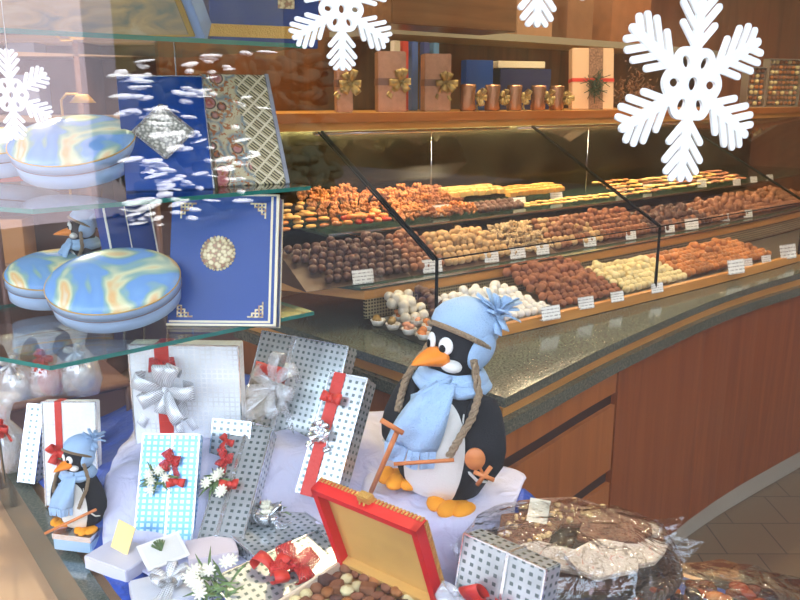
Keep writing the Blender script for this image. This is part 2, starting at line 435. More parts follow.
# seam on the left flank
nl = Vector((LD.y, -LD.x)); nl = nl if nl.x > 0 else -nl
for k in (.62,):
    q = OL[0]+LD*k+nl*.026; bm = bmesh.new(); box(bm, -.006, .006, -.004, .006, .02, .775, M=T(q.x, q.y, 0) @ RZ(math.degrees(math.atan2(LD.y, LD.x))))
    cpart('seam', bm, M['groove'])

# ---------------------------------------------------------------- glass display case
case = root('glass_display_case', 'slanted glass chocolate display case on the granite counter', 'display case', V3(G.p[0], .87))
CM = T(-G.p[0].x, -G.p[0].y, -.87)
def kpart(name, bm, m, **k):
    bmesh.ops.transform(bm, matrix=CM, verts=bm.verts); return obj(name, bm, m, case, **k)
d1 = .05
dB = min((i*.01 for i in range(400)), key=lambda d: (G.at(d)[0]-Vector((P(652, 300, .87).x, P(652, 300, .87).y))).length)
bm = bmesh.new(); wallstrip(bm, [(q.x, q.y) for q in G.run(0, GMAX, 0, 30)], .872, .905, .02); kpart('base_strip', bm, M['woodl'])
def ribbon_poly(a, b, o0, o1, n=26):
    return [(q.x, q.y) for q in G.run(a, b, o0, n)]+[(q.x, q.y) for q in reversed(G.run(a, b, o1, n))]
def bandmesh(a, b, o0, o1, z0, z1, n=26):
    bm = bmesh.new(); A = G.run(a, b, o0, n); B = G.run(a, b, o1, n)
    for i in range(n):
        q = [A[i], A[i+1], B[i+1], B[i]]
        vs = [bm.verts.new(V3(p, z0)) for p in q]+[bm.verts.new(V3(p, z1)) for p in q]
        for idx in ((0, 1, 2, 3), (4, 5, 6, 7), (0, 1, 5, 4), (2, 3, 7, 6)): bm.faces.new([vs[k] for k in idx])
        if i == 0: bm.faces.new([vs[k] for k in (3, 0, 4, 7)])
        if i == n-1: bm.faces.new([vs[k] for k in (1, 2, 6, 5)])
    bmesh.ops.remove_doubles(bm, verts=bm.verts, dist=1e-5); return bm
kpart('lower_tray', bandmesh(.0, GMAX, .022, S1O-.012, .872, .892), plain('tray_metal', rgb(120, 118, 108), .3, .6))
kpart('perforated_panel', bandmesh(-.02, GMAX, S1O, S1O+.012, .892, .957), M['perf'])
kpart('upper_shelf_wood', bandmesh(-.03, GMAX, S1O-.01, BO, .957, .985), M['woodl'])
kpart('upper_shelf_glass', bandmesh(-.05, GMAX, S1O-.02, S2O+.02, .990, 1.0), [M['caseedge']])
kpart('rear_shelf_glass', bandmesh(-.03, GMAX, S2O-.01, BO, 1.121, 1.13), [M['caseedge']])
kpart('highlight_lip', bandmesh(-.03, GMAX, S2O-.013, S2O-.0105, 1.125, 1.132), M['steel'])  # thin steel strips standing in for the highlight along the glass shelf edges
kpart('highlight_lip', bandmesh(-.05, GMAX, S1O-.023, S1O-.0205, .995, 1.002), M['steel'])
kpart('rear_panel', bandmesh(-.03, GMAX, BO, BO+.03, .985, 1.45), plain('case_mirror', rgb(66, 68, 48), .16, 1, nb=.12, nscale=9))
kpart('top_shelf', bandmesh(-.28, GMAX, TO, BO+.34, 1.452, 1.508), M['woodl'])
kpart('top_shelf_edge', bandmesh(-.28, GMAX, TO-.012, TO-.001, 1.478, 1.508), wood('edge_wood', rgb(170, 96, 40), rgb(190, 112, 52), 'xy'))
bm = bmesh.new(); prism(bm, [tuple(G.off(a_, o_)) for a_, o_ in ((-.05, S1O-.02), (-.05, BO-.1), (-.36, BO-.1), (-.17, S1O+.2))], .990, .9995); kpart('shelf_corner', bm, M['caseedge'])
bm = bmesh.new(); prism(bm, [tuple(G.off(a_, o_)) for a_, o_ in ((-.03, S1O-.01), (-.03, BO-.1), (-.34, BO-.1), (-.15, S1O+.2))], .957, .985); kpart('shelf_corner_wood', bm, M['woodl'])
# panes: upright front and slanted upper, three bays
bays = [(.0, dB), (dB+.006, 2.05), (2.056, GMAX)]
zt, zm = 1.45, 1.13
def pane(pA, pB, pC, pD, th):
    bm = bmesh.new(); n = (pB-pA).cross(pD-pA).normalized()*th
    a = [bm.verts.new(p) for p in (pA, pB, pC, pD)]; b = [bm.verts.new(p+n) for p in (pA, pB, pC, pD)]
    bm.faces.new(a); bm.faces.new(b)
    for i in range(4): bm.faces.new((a[i], a[(i+1) % 4], b[(i+1) % 4], b[i]))
    return bm
for a, b in bays:
    A, _ = G.at(a); B, _ = G.at(b)
    kpart('front_pane', pane(V3(A, .905), V3(B, .905), V3(B, zm), V3(A, zm), .005), M['glass'])
    TA, TB = G.off(a, TO-.02), G.off(b, TO-.02)
    kpart('slanted_pane', pane(V3(A, zm), V3(B, zm), V3(TB, zt), V3(TA, zt), .005), M['glass'])
    bm = bmesh.new(); tube(bm, [V3(A, zm), V3(B, zm)], .0022, 6); kpart('pane_joint', bm, M['black'])
for d in (0, dB+.003, 2.053):
    A, _ = G.at(d); TA = G.off(d, TO-.02)
    r = .0056
    bm = bmesh.new(); tube(bm, [V3(A, .905), V3(A, zm), V3(TA, zt)], r, 6)
    kpart('corner_seal', bm, M['black'])
TA = G.off(0.0, TO-.02); q = G.off(-.022, TO-.02); A, _ = G.at(-.0)
bm = bmesh.new(); tube(bm, [V3(G.off(-.012, 0), zm), V3(G.off(-.014, TO-.02), zt)], .003, 6); kpart('corner_seal', bm, M['black'])
bm = bmesh.new(); vs = [V3(A, .905), V3(A, zm), V3(TA, zt), V3(G.off(0, BO), zt), V3(G.off(0, BO), 1.14), V3(G.off(0, S1O-.03), 1.14), V3(G.off(0, S1O-.03), .905)]
f1 = bm.faces.new([bm.verts.new(v) for v in vs]); r = bmesh.ops.extrude_face_region(bm, geom=[f1])
t0 = G.at(0)[1]; bmesh.ops.translate(bm, vec=Vector((-t0.x, -t0.y, 0))*.004, verts=[v for v in r['geom'] if isinstance(v, bmesh.types.BMVert)])
kpart('end_pane', bm, M['glass'])
for d in (dB*.5, dB+.4):
    bm = bmesh.new(); q = G.off(d, S2O+.1); tube(bm, [V3(q, 1.132), V3(q, 1.452)], .0014, 6); kpart('support_rod', bm, M['steel'])

# ---------------------------------------------------------------- sweets in the case
def lump_mesh(kind, seed):
    rnd = random.Random(seed); bm = bmesh.new()
    if kind == 'ball': bmesh.ops.create_icosphere(bm, subdivisions=2, radius=1); amp, fr = .10, 2.2
    elif kind == 'cup':
        lathe(bm, [(0, -.85), (.75, -.85), (1, .1), (.9, .45), (.45, .8), (.15, 1.0), (0, 1.02)], 12); amp, fr = .03, 2
    elif kind == 'cluster':
        for i in range(11): ball(bm, T(rnd.uniform(-.7, .7), rnd.uniform(-.7, .7), rnd.uniform(-.5, .5)) @ Euler((rnd.random()*3, rnd.random()*3, 0)).to_matrix().to_4x4() @ SC(.5, .3, .26), 8, 5)
        amp, fr = .05, 2
    elif kind == 'bar': box(bm, -1, 1, -1, 1, -.8, .8, bev=.15); amp, fr = .04, 3
    elif kind == 'slice':
        lathe(bm, [(0, -.45), (.85, -.45), (1, -.1), (.95, .2), (.5, .45), (0, .5)], 12, sy=.7); amp, fr = .12, 1.5
    elif kind == 'praline': lathe(bm, [(0, -.8), (.95, -.8), (1, -.3), (.75, .4), (.3, .72), (0, .75)], 14); amp, fr = .04, 2
    for v in bm.verts:
        v.co *= 1+amp*noise.noise(v.co*fr+Vector((seed*3.1, 0, 0)))
    for f in bm.faces: f.smooth = kind != 'bar'
    me = bpy.data.meshes.new(kind); bmesh.ops.recalc_face_normals(bm, faces=bm.faces); bm.to_mesh(me); bm.free(); return me
MESH = {}
def sweetmat(name, c, rough=.6, var=.25):
    s = NT(name); oi = s.n('ShaderNodeObjectInfo'); nz = s.noise(s.coord((60, 60, 60)), 2.2, 3)
    f = s.math('ADD', s.math('MULTIPLY', nz, .6), s.math('MULTIPLY', oi.outputs['Random'], .4))
    d = tuple(x*(1-var) for x in c[:3])+(1,); e = tuple(min(1, x*(1+var)) for x in c[:3])+(1,)
    s.base(s.ramp(f, [(.25, d), (.75, e)]), rough); s.bump(nz, .5, .003); return s.m
SM = {
 'dark': sweetmat('dark_chocolate', rgb(92, 58, 46), .4), 'milk': sweetmat('milk_chocolate', rgb(150, 96, 62), .55),
 'cocoa': sweetmat('cocoa_dusting', rgb(152, 96, 66), .85), 'tan': sweetmat('tan_dusting', rgb(204, 168, 118), .85),
 'pale': sweetmat('pale_nut_coating', rgb(214, 186, 142), .85), 'white': sweetmat('white_chocolate', rgb(240, 232, 212), .5, .08),
 'cream': sweetmat('cream_chocolate', rgb(232, 214, 160), .55, .1), 'white_flecks': sweetmat('sugar_dusting', rgb(244, 242, 236), .8, .05),
 'nut': sweetmat('caramel_nuts', rgb(184, 116, 60), .35, .45), 'gold': sweetmat('golden_pastry', rgb(228, 176, 92), .5, .2),
 'yellow': sweetmat('yellow_icing', rgb(230, 194, 120), .5, .12), 'candy': sweetmat('orange_candied_fruit', rgb(214, 130, 66), .2, .3),
 'redc': sweetmat('red_candied_fruit', rgb(190, 50, 36), .2, .3), 'pink': sweetmat('peach_candied_fruit', rgb(232, 160, 118), .25, .2), 'olive': sweetmat('olive_candied_fruit', rgb(150, 120, 62), .25, .25),
 'nougat': sweetmat('pink_nougat', rgb(196, 140, 116), .6, .1)}
def sweet(name, kind, mat, pos, r, label, group, flat=1, cat=None, rz=None, rx=0):
    key = (kind, mat, random.randrange(3))
    if key not in MESH:
        me = lump_mesh(kind, key[2]+1); me.materials.append(SM[mat]); MESH[key] = me
    o = bpy.data.objects.new(name, MESH[key]); COL.objects.link(o)
    rz = random.random()*6.28 if rz is None else rz
    o.location = pos; o.rotation_euler = (rx, 0, rz); o.scale = (r, r, r*flat)
    tagp(o, label, cat or 'chocolate', group); return o
def mound(name, kind, mat, s0, s1, o0, o1, z0, z1, r, label, flat=1, top=None, cat=None, mat2=None, ragged=.12, gap=2.0, skew=0):
    """rows of sweets up a sloped board; a second, sparser layer breaks the outline"""
    sl = math.hypot(o1-o0, z1-z0); nr = max(1, int(sl/(r*gap*.93))); nc = max(1, int((s1-s0)/(r*gap)))
    h = r*flat*.78
    ang = 0
    for i in range(nr):
        f = (i+.5)/nr
        for j in range(-int(skew*f/(r*gap)), nc):
            s = s0+(s1-s0)*(j+.5+(.5 if i % 2 else 0)*.9)/nc+random.uniform(-ragged, ragged)*r
            if s > s1: continue
            q = G.off(s, o0+(o1-o0)*f+random.uniform(-ragged, ragged)*r)
            mm = mat2 if (mat2 and random.random() < .4) else mat
            sweet(name, kind, mm, V3(q, z0+(z1-z0)*f+h+.003+random.uniform(0, .25)*r), r*random.uniform(.93, 1.06), label, label_group(label), flat, cat, rz=math.atan2(G.at(s)[1].y, G.at(s)[1].x)+random.uniform(-.1, .1) if kind == 'bar' else None)
    # extra pieces heaped on the middle
    if top:
        for k in range(top):
            f = random.uniform(.3, .95); s = random.uniform(s0+r*2, s1-r*2); q = G.off(s, o0+(o1-o0)*f)
            sweet(name, kind, mat, V3(q, z0+(z1-z0)*f+h+r*flat*1.35), r*random.uniform(.93, 1.06), label, label_group(label), flat, cat)
def label_group(l): return l+' group'
def board(s0, s1, o0, o1, z0, z1, zb, label, cat='tray', m='steel'):
    bm = bmesh.new(); n = 6; A = G.run(s0, s1, o0, n); B = G.run(s0, s1, o1, n)
    for i in range(n):
        q = [V3(A[i], zb), V3(A[i+1], zb), V3(B[i+1], zb), V3(B[i], zb), V3(A[i], z0), V3(A[i+1], z0), V3(B[i+1], z1), V3(B[i], z1)]
        vs = [bm.verts.new(p) for p in q]
        for idx in ((0, 1, 2, 3), (4, 5, 6, 7), (0, 1, 5, 4), (2, 3, 7, 6)): bm.faces.new([vs[k] for k in idx])
        if i == 0: bm.faces.new([vs[k] for k in (3, 0, 4, 7)])
        if i == n-1: bm.faces.new([vs[k] for k in (1, 2, 6, 5)])
    bmesh.ops.remove_doubles(bm, verts=bm.verts, dist=1e-5)
    obj('sloped_tray', bm, M[m] if m in M else m, label=label, cat=cat)
def sat(px, py, z):
    q = P(px, py, z); q = Vector((q.x, q.y)); return min((i*.005-.5 for i in range(900)), key=lambda d: (G.off(d, 0 if z < .95 else (S1O if z < 1.1 else S2O))-q).length)
traym = plain('tray_brown', rgb(84, 60, 42), .5)
# upper shelf: wedge trays rising from the front glass edge to the rear shelf
u = [sat(x, y, 1.0) for x, y in ((327, 290), (412, 277), (445, 271), (512, 260), (556, 253), (606, 245), (655, 237), (712, 225), (800, 203))]
sh1 = [('dark_truffle', 'ball', 'dark', .0140, 'dark chocolate truffle in the leftmost mound on the upper glass shelf', None),
       ('milk_truffle', 'ball', 'milk', .0140, 'milk chocolate truffle between the dark and tan mounds on the upper glass shelf', None),
       ('tan_truffle', 'ball', 'tan', .0140, 'tan dusted truffle in the mound left of the nutty one on the upper glass shelf', None),
       ('nut_truffle', 'cluster', 'pale', .0150, 'pale nut crusted truffle in the middle mound on the upper glass shelf', None),
       ('mixed_truffle', 'ball', 'milk', .0140, 'brown truffle with paler ones mixed in, in the mound right of the nutty one', 'tan'),
       ('cocoa_truffle', 'ball', 'cocoa', .0140, 'reddish brown truffle in the mound just left of the second glass joint', 'milk'),
       ('flat_praline', 'praline', 'dark', .0160, 'flat dark praline in the mound just right of the second glass joint', 'milk'),
       ('milk_praline', 'praline', 'milk', .0170, 'milk chocolate praline in the far right mound on the upper glass shelf', None)]
for k, (nm, kd, mt, r, lb, m2) in enumerate(sh1):
    a, b = u[k]+.006, u[k+1]-.002
    zz = 1.095 if k < 2 else 1.085 if k < 6 else 1.06
    board(a-.002-(.07 if k == 0 else 0), b+.002, S1O+.015, S2O-.02, 1.002, zz, 1.0005, 'sloped brown tray under the '+lb.split(' in the ')[0].split(' between ')[0].split(' with ')[0].replace('truffle', 'truffles').replace('praline', 'pralines')+[', leftmost on the upper shelf', ', second on the upper shelf', ', third on the upper shelf', ', fourth on the upper shelf', ', fifth on the upper shelf', ', sixth on the upper shelf', ', seventh on the upper shelf', ', last on the upper shelf'][k], m=traym)
    mound(nm, kd, mt, a, b, S1O+.02, S2O-.03, 1.004, zz, r, lb, top=int((b-a)*70), mat2=m2, skew=.10 if k == 0 else 0)
# rear shelf
def s2(px, py): return sat(px, py, 1.13)
tm = []
v = [s2(x, y) for x, y in ((300, 240), (336, 233), (392, 226), (470, 215), (512, 209), (560, 203), (612, 198), (660, 195), (742, 189), (800, 186))]
mound('candied_slice', 'slice', 'gold', v[0]-.12, v[1]-.0, S2O+.02, S2O+.22, 1.134, 1.20, .020, 'golden candied slice heaped at the left end of the rear glass shelf', .6, 14, 'candied fruit', 'candy')
mound('candied_slice', 'slice', 'candy', v[1], v[2], S2O+.01, S2O+.09, 1.133, 1.15, .020, 'orange candied slice in the low dish by the first slanted joint', .8, 8, 'candied fruit', 'redc')
mound('nut_cluster', 'cluster', 'nut', v[1], v[2]+.02, S2O+.11, S2O+.32, 1.15, 1.215, .019, 'caramel nut cluster heaped behind the candied slices on the rear shelf', .9, 10, 'nut cluster')
mound('nut_cluster', 'cluster', 'nut', v[2]+.02, v[3], S2O+.01, S2O+.28, 1.133, 1.205, .018, 'caramel nut cluster in the second heap, left of the iced bars', .9, 16, 'nut cluster', 'cocoa')
mound('dark_truffle', 'ball', 'dark', v[3], v[4], S2O+.01, S2O+.10, 1.133, 1.15, .014, 'dark chocolate ball in front of the yellow iced bars on the rear shelf', 1, None)
mound('iced_bar', 'bar', 'yellow', v[3]-.02, v[4]+.01, S2O+.14, S2O+.24, 1.18, 1.20, .015, 'yellow iced bar in the short row near the middle of the rear shelf', .8, None, 'confection', gap=2.1)
mound('iced_bar', 'bar', 'gold', v[4]+.02, v[5]+.06, S2O+.12, S2O+.22, 1.165, 1.185, .017, 'golden bar in the long row right of the yellow iced bars', .7, None, 'confection', gap=2.1)
mound('golden_pastry', 'slice', 'gold', v[4], v[6], S2O+.01, S2O+.10, 1.133, 1.14, .018, 'small golden biscuit in front of the golden bars on the rear shelf', .5, None, 'confection', 'yellow')
mound('golden_pastry', 'slice', 'gold', v[6], v[7], S2O+.01, S2O+.2, 1.133, 1.18, .020, 'flat golden biscuit in the rows just right of the second slanted joint', .5, None, 'confection', 'nut')
mound('golden_pastry', 'slice', 'yellow', v[7], v[8], S2O+.01, S2O+.2, 1.133, 1.17, .022, 'pale yellow biscuit below the large snowflake on the rear shelf', .5, None, 'confection', 'cocoa')
mound('golden_pastry', 'slice', 'cocoa', v[8], v[9], S2O+.01, S2O+.2, 1.133, 1.17, .024, 'brown biscuit at the far right end of the rear shelf', .5, None, 'confection', 'gold')
# low trays in front
w = [sat(x, y, .89) for x, y in ((436, 349), (468, 345), (512, 332), (580, 318), (645, 300), (712, 285), (800, 262))]
mound('white_truffle', 'ball', 'white', -.0+.012, .115, .17, .31, .893, .95, .0165, 'white chocolate truffle in the small pyramid behind the candied fruit', 1, 12)
mound('dark_truffle', 'ball', 'dark', .115, .20, .18, .29, .893, .945, .015, 'dark truffle behind the penguin hat on the low tray', 1, 6)
mound('nougat_block', 'bar', 'nougat', w[2]-.035, w[2]+.03, .03, .10, .893, .90, .016, 'pink nougat block in front of the sugared truffles on the low tray', .8, 2, 'confection')
mound('sugared_truffle', 'ball', 'white_flecks', w[2]-.10+.02, w[3]-.035, .10, .255, .893, .93, .0145, 'white sugar dusted truffle in the big mound right of the penguin hat', 1, 24)
mound('sugared_truffle', 'ball', 'white_flecks', w[2]+.035, w[3]-.035, .03, .10, .893, .895, .0145, 'white sugar dusted truffle in the big mound right of the penguin hat', 1, None)
mound('cocoa_truffle', 'ball', 'cocoa', w[3]-.02, w[4]-.03, .04, .29, .893, .97, .0145, 'cocoa dusted truffle in the reddish brown mound on the low tray', 1, 40)
mound('cream_truffle', 'ball', 'cream', w[4]-.01, w[5]-.03, .04, .24, .893, .94, .0145, 'cream coloured truffle in the mound right of the second glass joint', 1, 26)
mound('orange_truffle', 'ball', 'nut', w[5], w[6]-.02, .06, .27, .893, .93, .016, 'orange brown truffle at the far right end of the low tray', 1, 14)
# candied fruit in paper cups, standing on the granite left of the case
cupme = None
for k, (px, py, mt) in enumerate(((378, 321, 'olive'), (393, 325, 'olive'), (409, 330, 'pink'), (424, 335, 'candy'), (398, 313, 'candy'), (414, 317, 'pink'), (427, 322, 'candy'))):
    zb = .893
    q = P(px, py+4, zb)
    if k >= 4: q = P(px+2, py+8, zb)
    t_ = root('candied_fruit', ['olive candied fruit in a white paper cup, leftmost on the granite', 'olive candied fruit in a white paper cup, second from the left', 'peach candied fruit in a front paper cup left of the penguin hat', 'orange candied fruit in the front paper cup nearest the penguin hat', 'orange candied fruit in the back row of paper cups, leftmost there', 'peach candied fruit in the middle of the back row of paper cups', 'orange candied fruit in the back row nearest the white truffles'][k], 'candied fruit', T(q.x, q.y, zb), 'candied fruit in paper cups')
    bm = bmesh.new(); vs = lathe(bm, [(0, 0), (.015, 0), (.022, .017), (.021, .018), (.014, .002)], 28)
    for vv in vs:
        if vv.co.z > .01:
            a_ = math.atan2(vv.co.y, vv.co.x); vv.co.xy *= 1+.08*math.cos(a_*14)
    obj('paper_cup', bm, M['paper'], t_)
    bm = bmesh.new()
    for j in range(4): ball(bm, T(random.uniform(-.008, .008), random.uniform(-.008, .008), .017+random.uniform(0, .012)) @ RZ(random.random()*360) @ RX(random.uniform(-30, 30)) @ SC(.013, .010, .008), 10, 7)
    obj('fruit', bm, SM[mt], t_)
# price cards
ORD = ['first', 'second', 'third', 'fourth', 'fifth', 'sixth', 'seventh', 'eighth', 'ninth', 'tenth', 'eleventh']
def cardmesh(w_, h_):
    bm = bmesh.new(); box(bm, -w_/2, w_/2, -.001, .0006, 0, h_, M=RX(-14))
    box(bm, -w_/2, w_/2, -.001, .012, -.0004, .0006); return bm
proto = None
def card(px, py, z, wpx, label, group, scale=1):
    global proto
    q = P(px, py, z)
    if proto is None:
        proto = obj('price_card', cardmesh(.055, .033), M['card'], label=label, cat='price card', group=group); o = proto
    else:
        o = proto.copy(); COL.objects.link(o); o['label'] = label; o['group'] = group
    ang = math.atan2(.62, .78)*.75
    o.location = (q.x+.006, q.y-.010, z+.004); o.rotation_euler = (0, 0, ang); s = 1.25*wpx/22*q.y/2.3; o.scale = (s, s, s)
for i, (x, y, wd) in enumerate(((362, 284, 22), (431, 273, 21), (490, 263, 16), (516, 259, 18), (541, 255, 15), (588, 247, 15), (629, 240, 13), (668, 233, 12), (690, 230, 17), (723, 222, 12), (746, 218, 12))):
    card(x, y, 1.0, wd, ORD[i]+' small white price card from the left along the upper glass shelf', 'price cards on the upper glass shelf')
for i, (x, y, wd) in enumerate(((440, 217, 18), (518, 207, 14), (555, 202, 14), (620, 193, 12), (646, 192, 11), (700, 188, 12), (735, 186, 10), (752, 183, 9), (768, 181, 9))):
    card(x, y, 1.132, wd, ORD[i]+' small white price card from the left along the rear glass shelf', 'price cards on the rear glass shelf')
for i, (x, y, wd) in enumerate(((549, 320, 22), (584, 309, 19), (615, 302, 16), (655, 293, 15), (734, 274, 22), (745, 268, 14), (764, 264, 13), (786, 259, 22))):
    card(x, y, .895, wd, ORD[i]+' small white price card from the left along the low front tray', 'price cards on the low tray')

# ---------------------------------------------------------------- goods on the case's top shelf
def bow_bm(R, w, loops=6, seed=1, tails=2, tl=1.6, curl=.0):
    """gift bow around the origin, facing -Y, loops in the XZ plane"""
    rnd = random.Random(seed); bm = bmesh.new()
    for k in range(loops):
        a = 2*PI*k/loops+rnd.uniform(-.25, .25); L = R*rnd.uniform(.8, 1.1); lift = rnd.uniform(.25, .7)
        d = Vector((math.cos(a), 0, math.sin(a))); f = Vector((0, -1, 0)); sdir = d.cross(f)
        pts = []
        for i in range(13):
            t = 2*PI*i/12
            pts.append(d*L*(.5-.5*math.cos(t))+f*(L*(.34*math.sin(t)+lift*(.5-.5*math.cos(t)))))
        strip(bm, pts, [w*(.45+.55*math.sin(PI*i/12)) for i in range(13)], sdir)
    for k in range(tails):
        a = -PI/2+rnd.uniform(-.9, .9); d = Vector((math.cos(a), 0, math.sin(a)))
        pts = [d*R*tl*i/8+Vector((0, -.12*R*math.sin(i*.9)-.01*0, 0))+Vector((math.sin(i*.8)*R*.08, 0, 0)) for i in range(9)]
        strip(bm, pts, w*.5, d.cross(Vector((0, 1, 0))))
    bmesh.ops.create_icosphere(bm, subdivisions=1, radius=w*.4, matrix=T(0, -w*.3, 0))
    return bm
TS = 1.508
def top_at(px, off=.1, py=112):
    """a place on the top shelf seen at photo column px"""
    best = min((i*.01-.3 for i in range(445)), key=lambda d: abs(400+800*G.off(d, TO+off).x/(G.off(d, TO+off).y*math.cos(PITCH)+.04*.24)-px))
    q = G.off(best, TO+off); t = G.at(best)[1]; return q, math.degrees(math.atan2(t.y, t.x))
kraft = plain('copper_wrapping', rgb(168, 118, 84), .32, .35, nb=.15, nscale=40, var=.15)
bronze = plain('bronze_foil', rgb(176, 126, 96), .25, .7, nb=.5, nscale=60)
goldmesh = sheer('gold_gauze', rgb(196, 170, 110), .55, .35, .5)
navy = plain('navy_paper', rgb(22, 26, 84), .4)
def wrapped(px, w, h, d, label, off=.1, turn=-25, bow='goldmesh', mat=kraft):
    q, a = top_at(px, off); r = root('wrapped_gift', label, 'gift box', T(q.x, q.y, TS+.001) @ RZ(a+turn), 'wrapped boxes on the top shelf')
    bm = bmesh.new(); box(bm, -w/2, w/2, -d/2, d/2, 0, h, bev=.003); obj('wrapped_box', bm, mat, r)
    bm = bmesh.new(); z = h*.5
    box(bm, -w/2-.001, w/2+.001, -d/2-.001, d/2+.001, z-.012, z+.012); obj('ribbon_band', bm, plain('brown_satin', rgb(110, 66, 46), .35), r)
    if bow:
        obj('bow', bow_bm(.042, .024, 6, seed=px, tails=2), goldmesh, r, T(w*.28, -d/2-.004, z))
    return r
wrapped(344, .055, .19, .05, 'narrow copper wrapped box with a gauze bow at the left end of the top shelf', .08, -20)
wrapped(390, .10, .205, .07, 'tall copper wrapped box with a brown band and bow, left of the two', .10)
wrapped(436, .10, .205, .07, 'tall copper wrapped box, right of the two, beside the row of bronze rolls', .12)
for i, px in enumerate((468, 493, 514, 537, 556)):
    q, a = top_at(px, .07)
    r = root('candy_roll', ORD[i]+' small bronze foil roll from the left in the row on the top shelf', 'sweet roll', T(q.x, q.y, TS+.001) @ RZ(a), 'bronze foil rolls on the top shelf')
    bm = bmesh.new(); lathe(bm, [(0, 0), (.026, 0), (.029, .01), (.026, .05), (.029, .09), (.027, .098), (0, .098)], 14, sx=1.15); obj('foil_wrap', bm, bronze, r)
    bm = bow_bm(.032, .022, 5, seed=i+40, tails=1); obj('bow', bm, goldmesh, r, T(.045, -.01, .05))
def simple_box(name, label, cat, px, w, h, d, off, mat, turn=-20, z=TS, group=None):
    q, a = top_at(px, off); bm = bmesh.new(); box(bm, -w/2, w/2, -d/2, d/2, 0, h, bev=.002)
    o = obj(name, bm, mat, label=label, cat=cat, group=group); o.matrix_world = T(q.x, q.y, z+.001) @ RZ(a+turn); return o
simple_box('gift_box', 'dark navy box with a black top standing behind the bronze rolls', 'gift box', 520, .24, .17, .08, .27, navy)
simple_box('gift_box', 'cream lidded box lying on top of the dark navy box', 'gift box', 516, .22, .028, .07, .27, M['cream'], z=TS+.172)
simple_box('gift_box', 'deep blue box seen between the wrapped boxes and the navy one', 'gift box', 476, .12, .20, .06, .30, M['bluebox'])
for i, (px, c) in enumerate(((404, (190, 60, 50)), (412, (70, 100, 170)), (424, (60, 74, 140)), (434, (90, 140, 190)), (396, (200, 190, 170)))):
    simple_box('small_carton', ['small red carton standing behind the two tall wrapped boxes', 'small light blue carton standing behind the tall wrapped boxes', 'small indigo carton standing behind the tall wrapped boxes', 'small sky blue carton standing behind the right tall wrapped box', 'small ivory carton standing behind the left tall wrapped box'][i], 'carton', px, .028, .262, .03, .33, plain('carton_%s' % 'abcde'[i], rgb(*c), .5), 0)
# cream box with red ribbon and fir sprig
q, a = top_at(593, .11)
r = root('ribboned_gift', 'tilted cream box tied with red ribbon and a fir sprig on the top shelf', 'gift box', T(q.x, q.y, TS+.001) @ RZ(a-32) @ RX(-8))
bm = bmesh.new(); box(bm, -.095, .095, 0, .05, 0, .265, bev=.003); obj('wrapped_box', bm, plain('peach_board', rgb(222, 184, 150), .5), r)
bm = bmesh.new(); box(bm, -.02, .045, -.001, .051, .001, .266); obj('ribbon_band', bm, plain('brown_lace', rgb(140, 104, 84), .8, var=.5, nscale=120), r)
bm = bmesh.new(); box(bm, -.096, .096, -.002, .052, .12, .135); obj('ribbon_band', bm, M['red'], r)
bm = bmesh.new()
for k in range(70):
    a0 = random.uniform(0, 2*PI); l = random.uniform(.02, .06); c = Vector((.01+random.uniform(-.02, .02), -.01, .11+random.uniform(-.05, .03)))
    tube(bm, [c, c+Vector((math.cos(a0)*l, -.02*random.random(), math.sin(a0)*l))], .0016, 4)
obj('fir_sprig', bm, plain('dark_fir', rgb(52, 66, 46), .7), r)
# glitter wreath heap beside it
q, a = top_at(634, .15); bm = bmesh.new()
for k in range(260):
    p = Vector((random.gauss(0, .045), random.gauss(0, .03), abs(random.gauss(.06, .045))+.004)); d = Vector((random.uniform(-1, 1), random.uniform(-1, 1), random.uniform(-1, 1)))*.02
    tube(bm, [p, p+d], .0022, 3)
o = obj('tinsel_heap', bm, plain('copper_tinsel', rgb(150, 112, 90), .3, .7, var=.5, nscale=30), label='heap of copper and silver tinsel left of the large snowflake on the top shelf', cat='decoration', kind='stuff'); o.matrix_world = T(q.x, q.y, TS+.001)
# clear boxes of chocolates at the far right
for i, (px, w, h) in enumerate(((779, .25, .28), (752, .13, .22))):
    q, a = top_at(px, .1); MM = T(q.x, q.y, TS+.001) @ RZ(a-30)
    r = root('clear_chocolate_box', ['larger silver rimmed clear box full of chocolates at the right end of the top shelf', 'smaller silver rimmed clear box of chocolates left of the larger one'][i], 'chocolate box', MM)
    bm = bmesh.new(); box(bm, -w/2, w/2, .03, .034, 0, h)
    for x in (-w/2, w/2-.006): box(bm, x, x+.006, -.02, .03, 0, h)
    box(bm, -w/2, w/2, -.02, .03, 0, .006); box(bm, -w/2, w/2, -.02, .03, h-.006, h); obj('frame', bm, plain('grey_rim', rgb(170, 160, 150), .3, .6), r)
    bm = bmesh.new(); box(bm, -w/2+.006, w/2-.006, -.019, -.018, .006, h-.006); obj('window_film', bm, M['glass'], r)
    nx = int(w/.03); nz = int((h-.01)/.028)
    for x in range(nx):
        for z in range(nz):
            o = sweet('praline', 'ball', random.choice(['milk', 'cocoa', 'nut', 'cream']), (0, 0, 0), .0125, 'round chocolate packed behind the film of the '+('larger' if i == 0 else 'smaller')+' clear box, top right', 'chocolates in the %s clear box' % ('larger' if i == 0 else 'smaller'))
            o.matrix_world = MM @ T(-w/2+(x+.5)*w/nx, .004, .008+(z+.5)*(h-.012)/nz) @ SC(.0125)
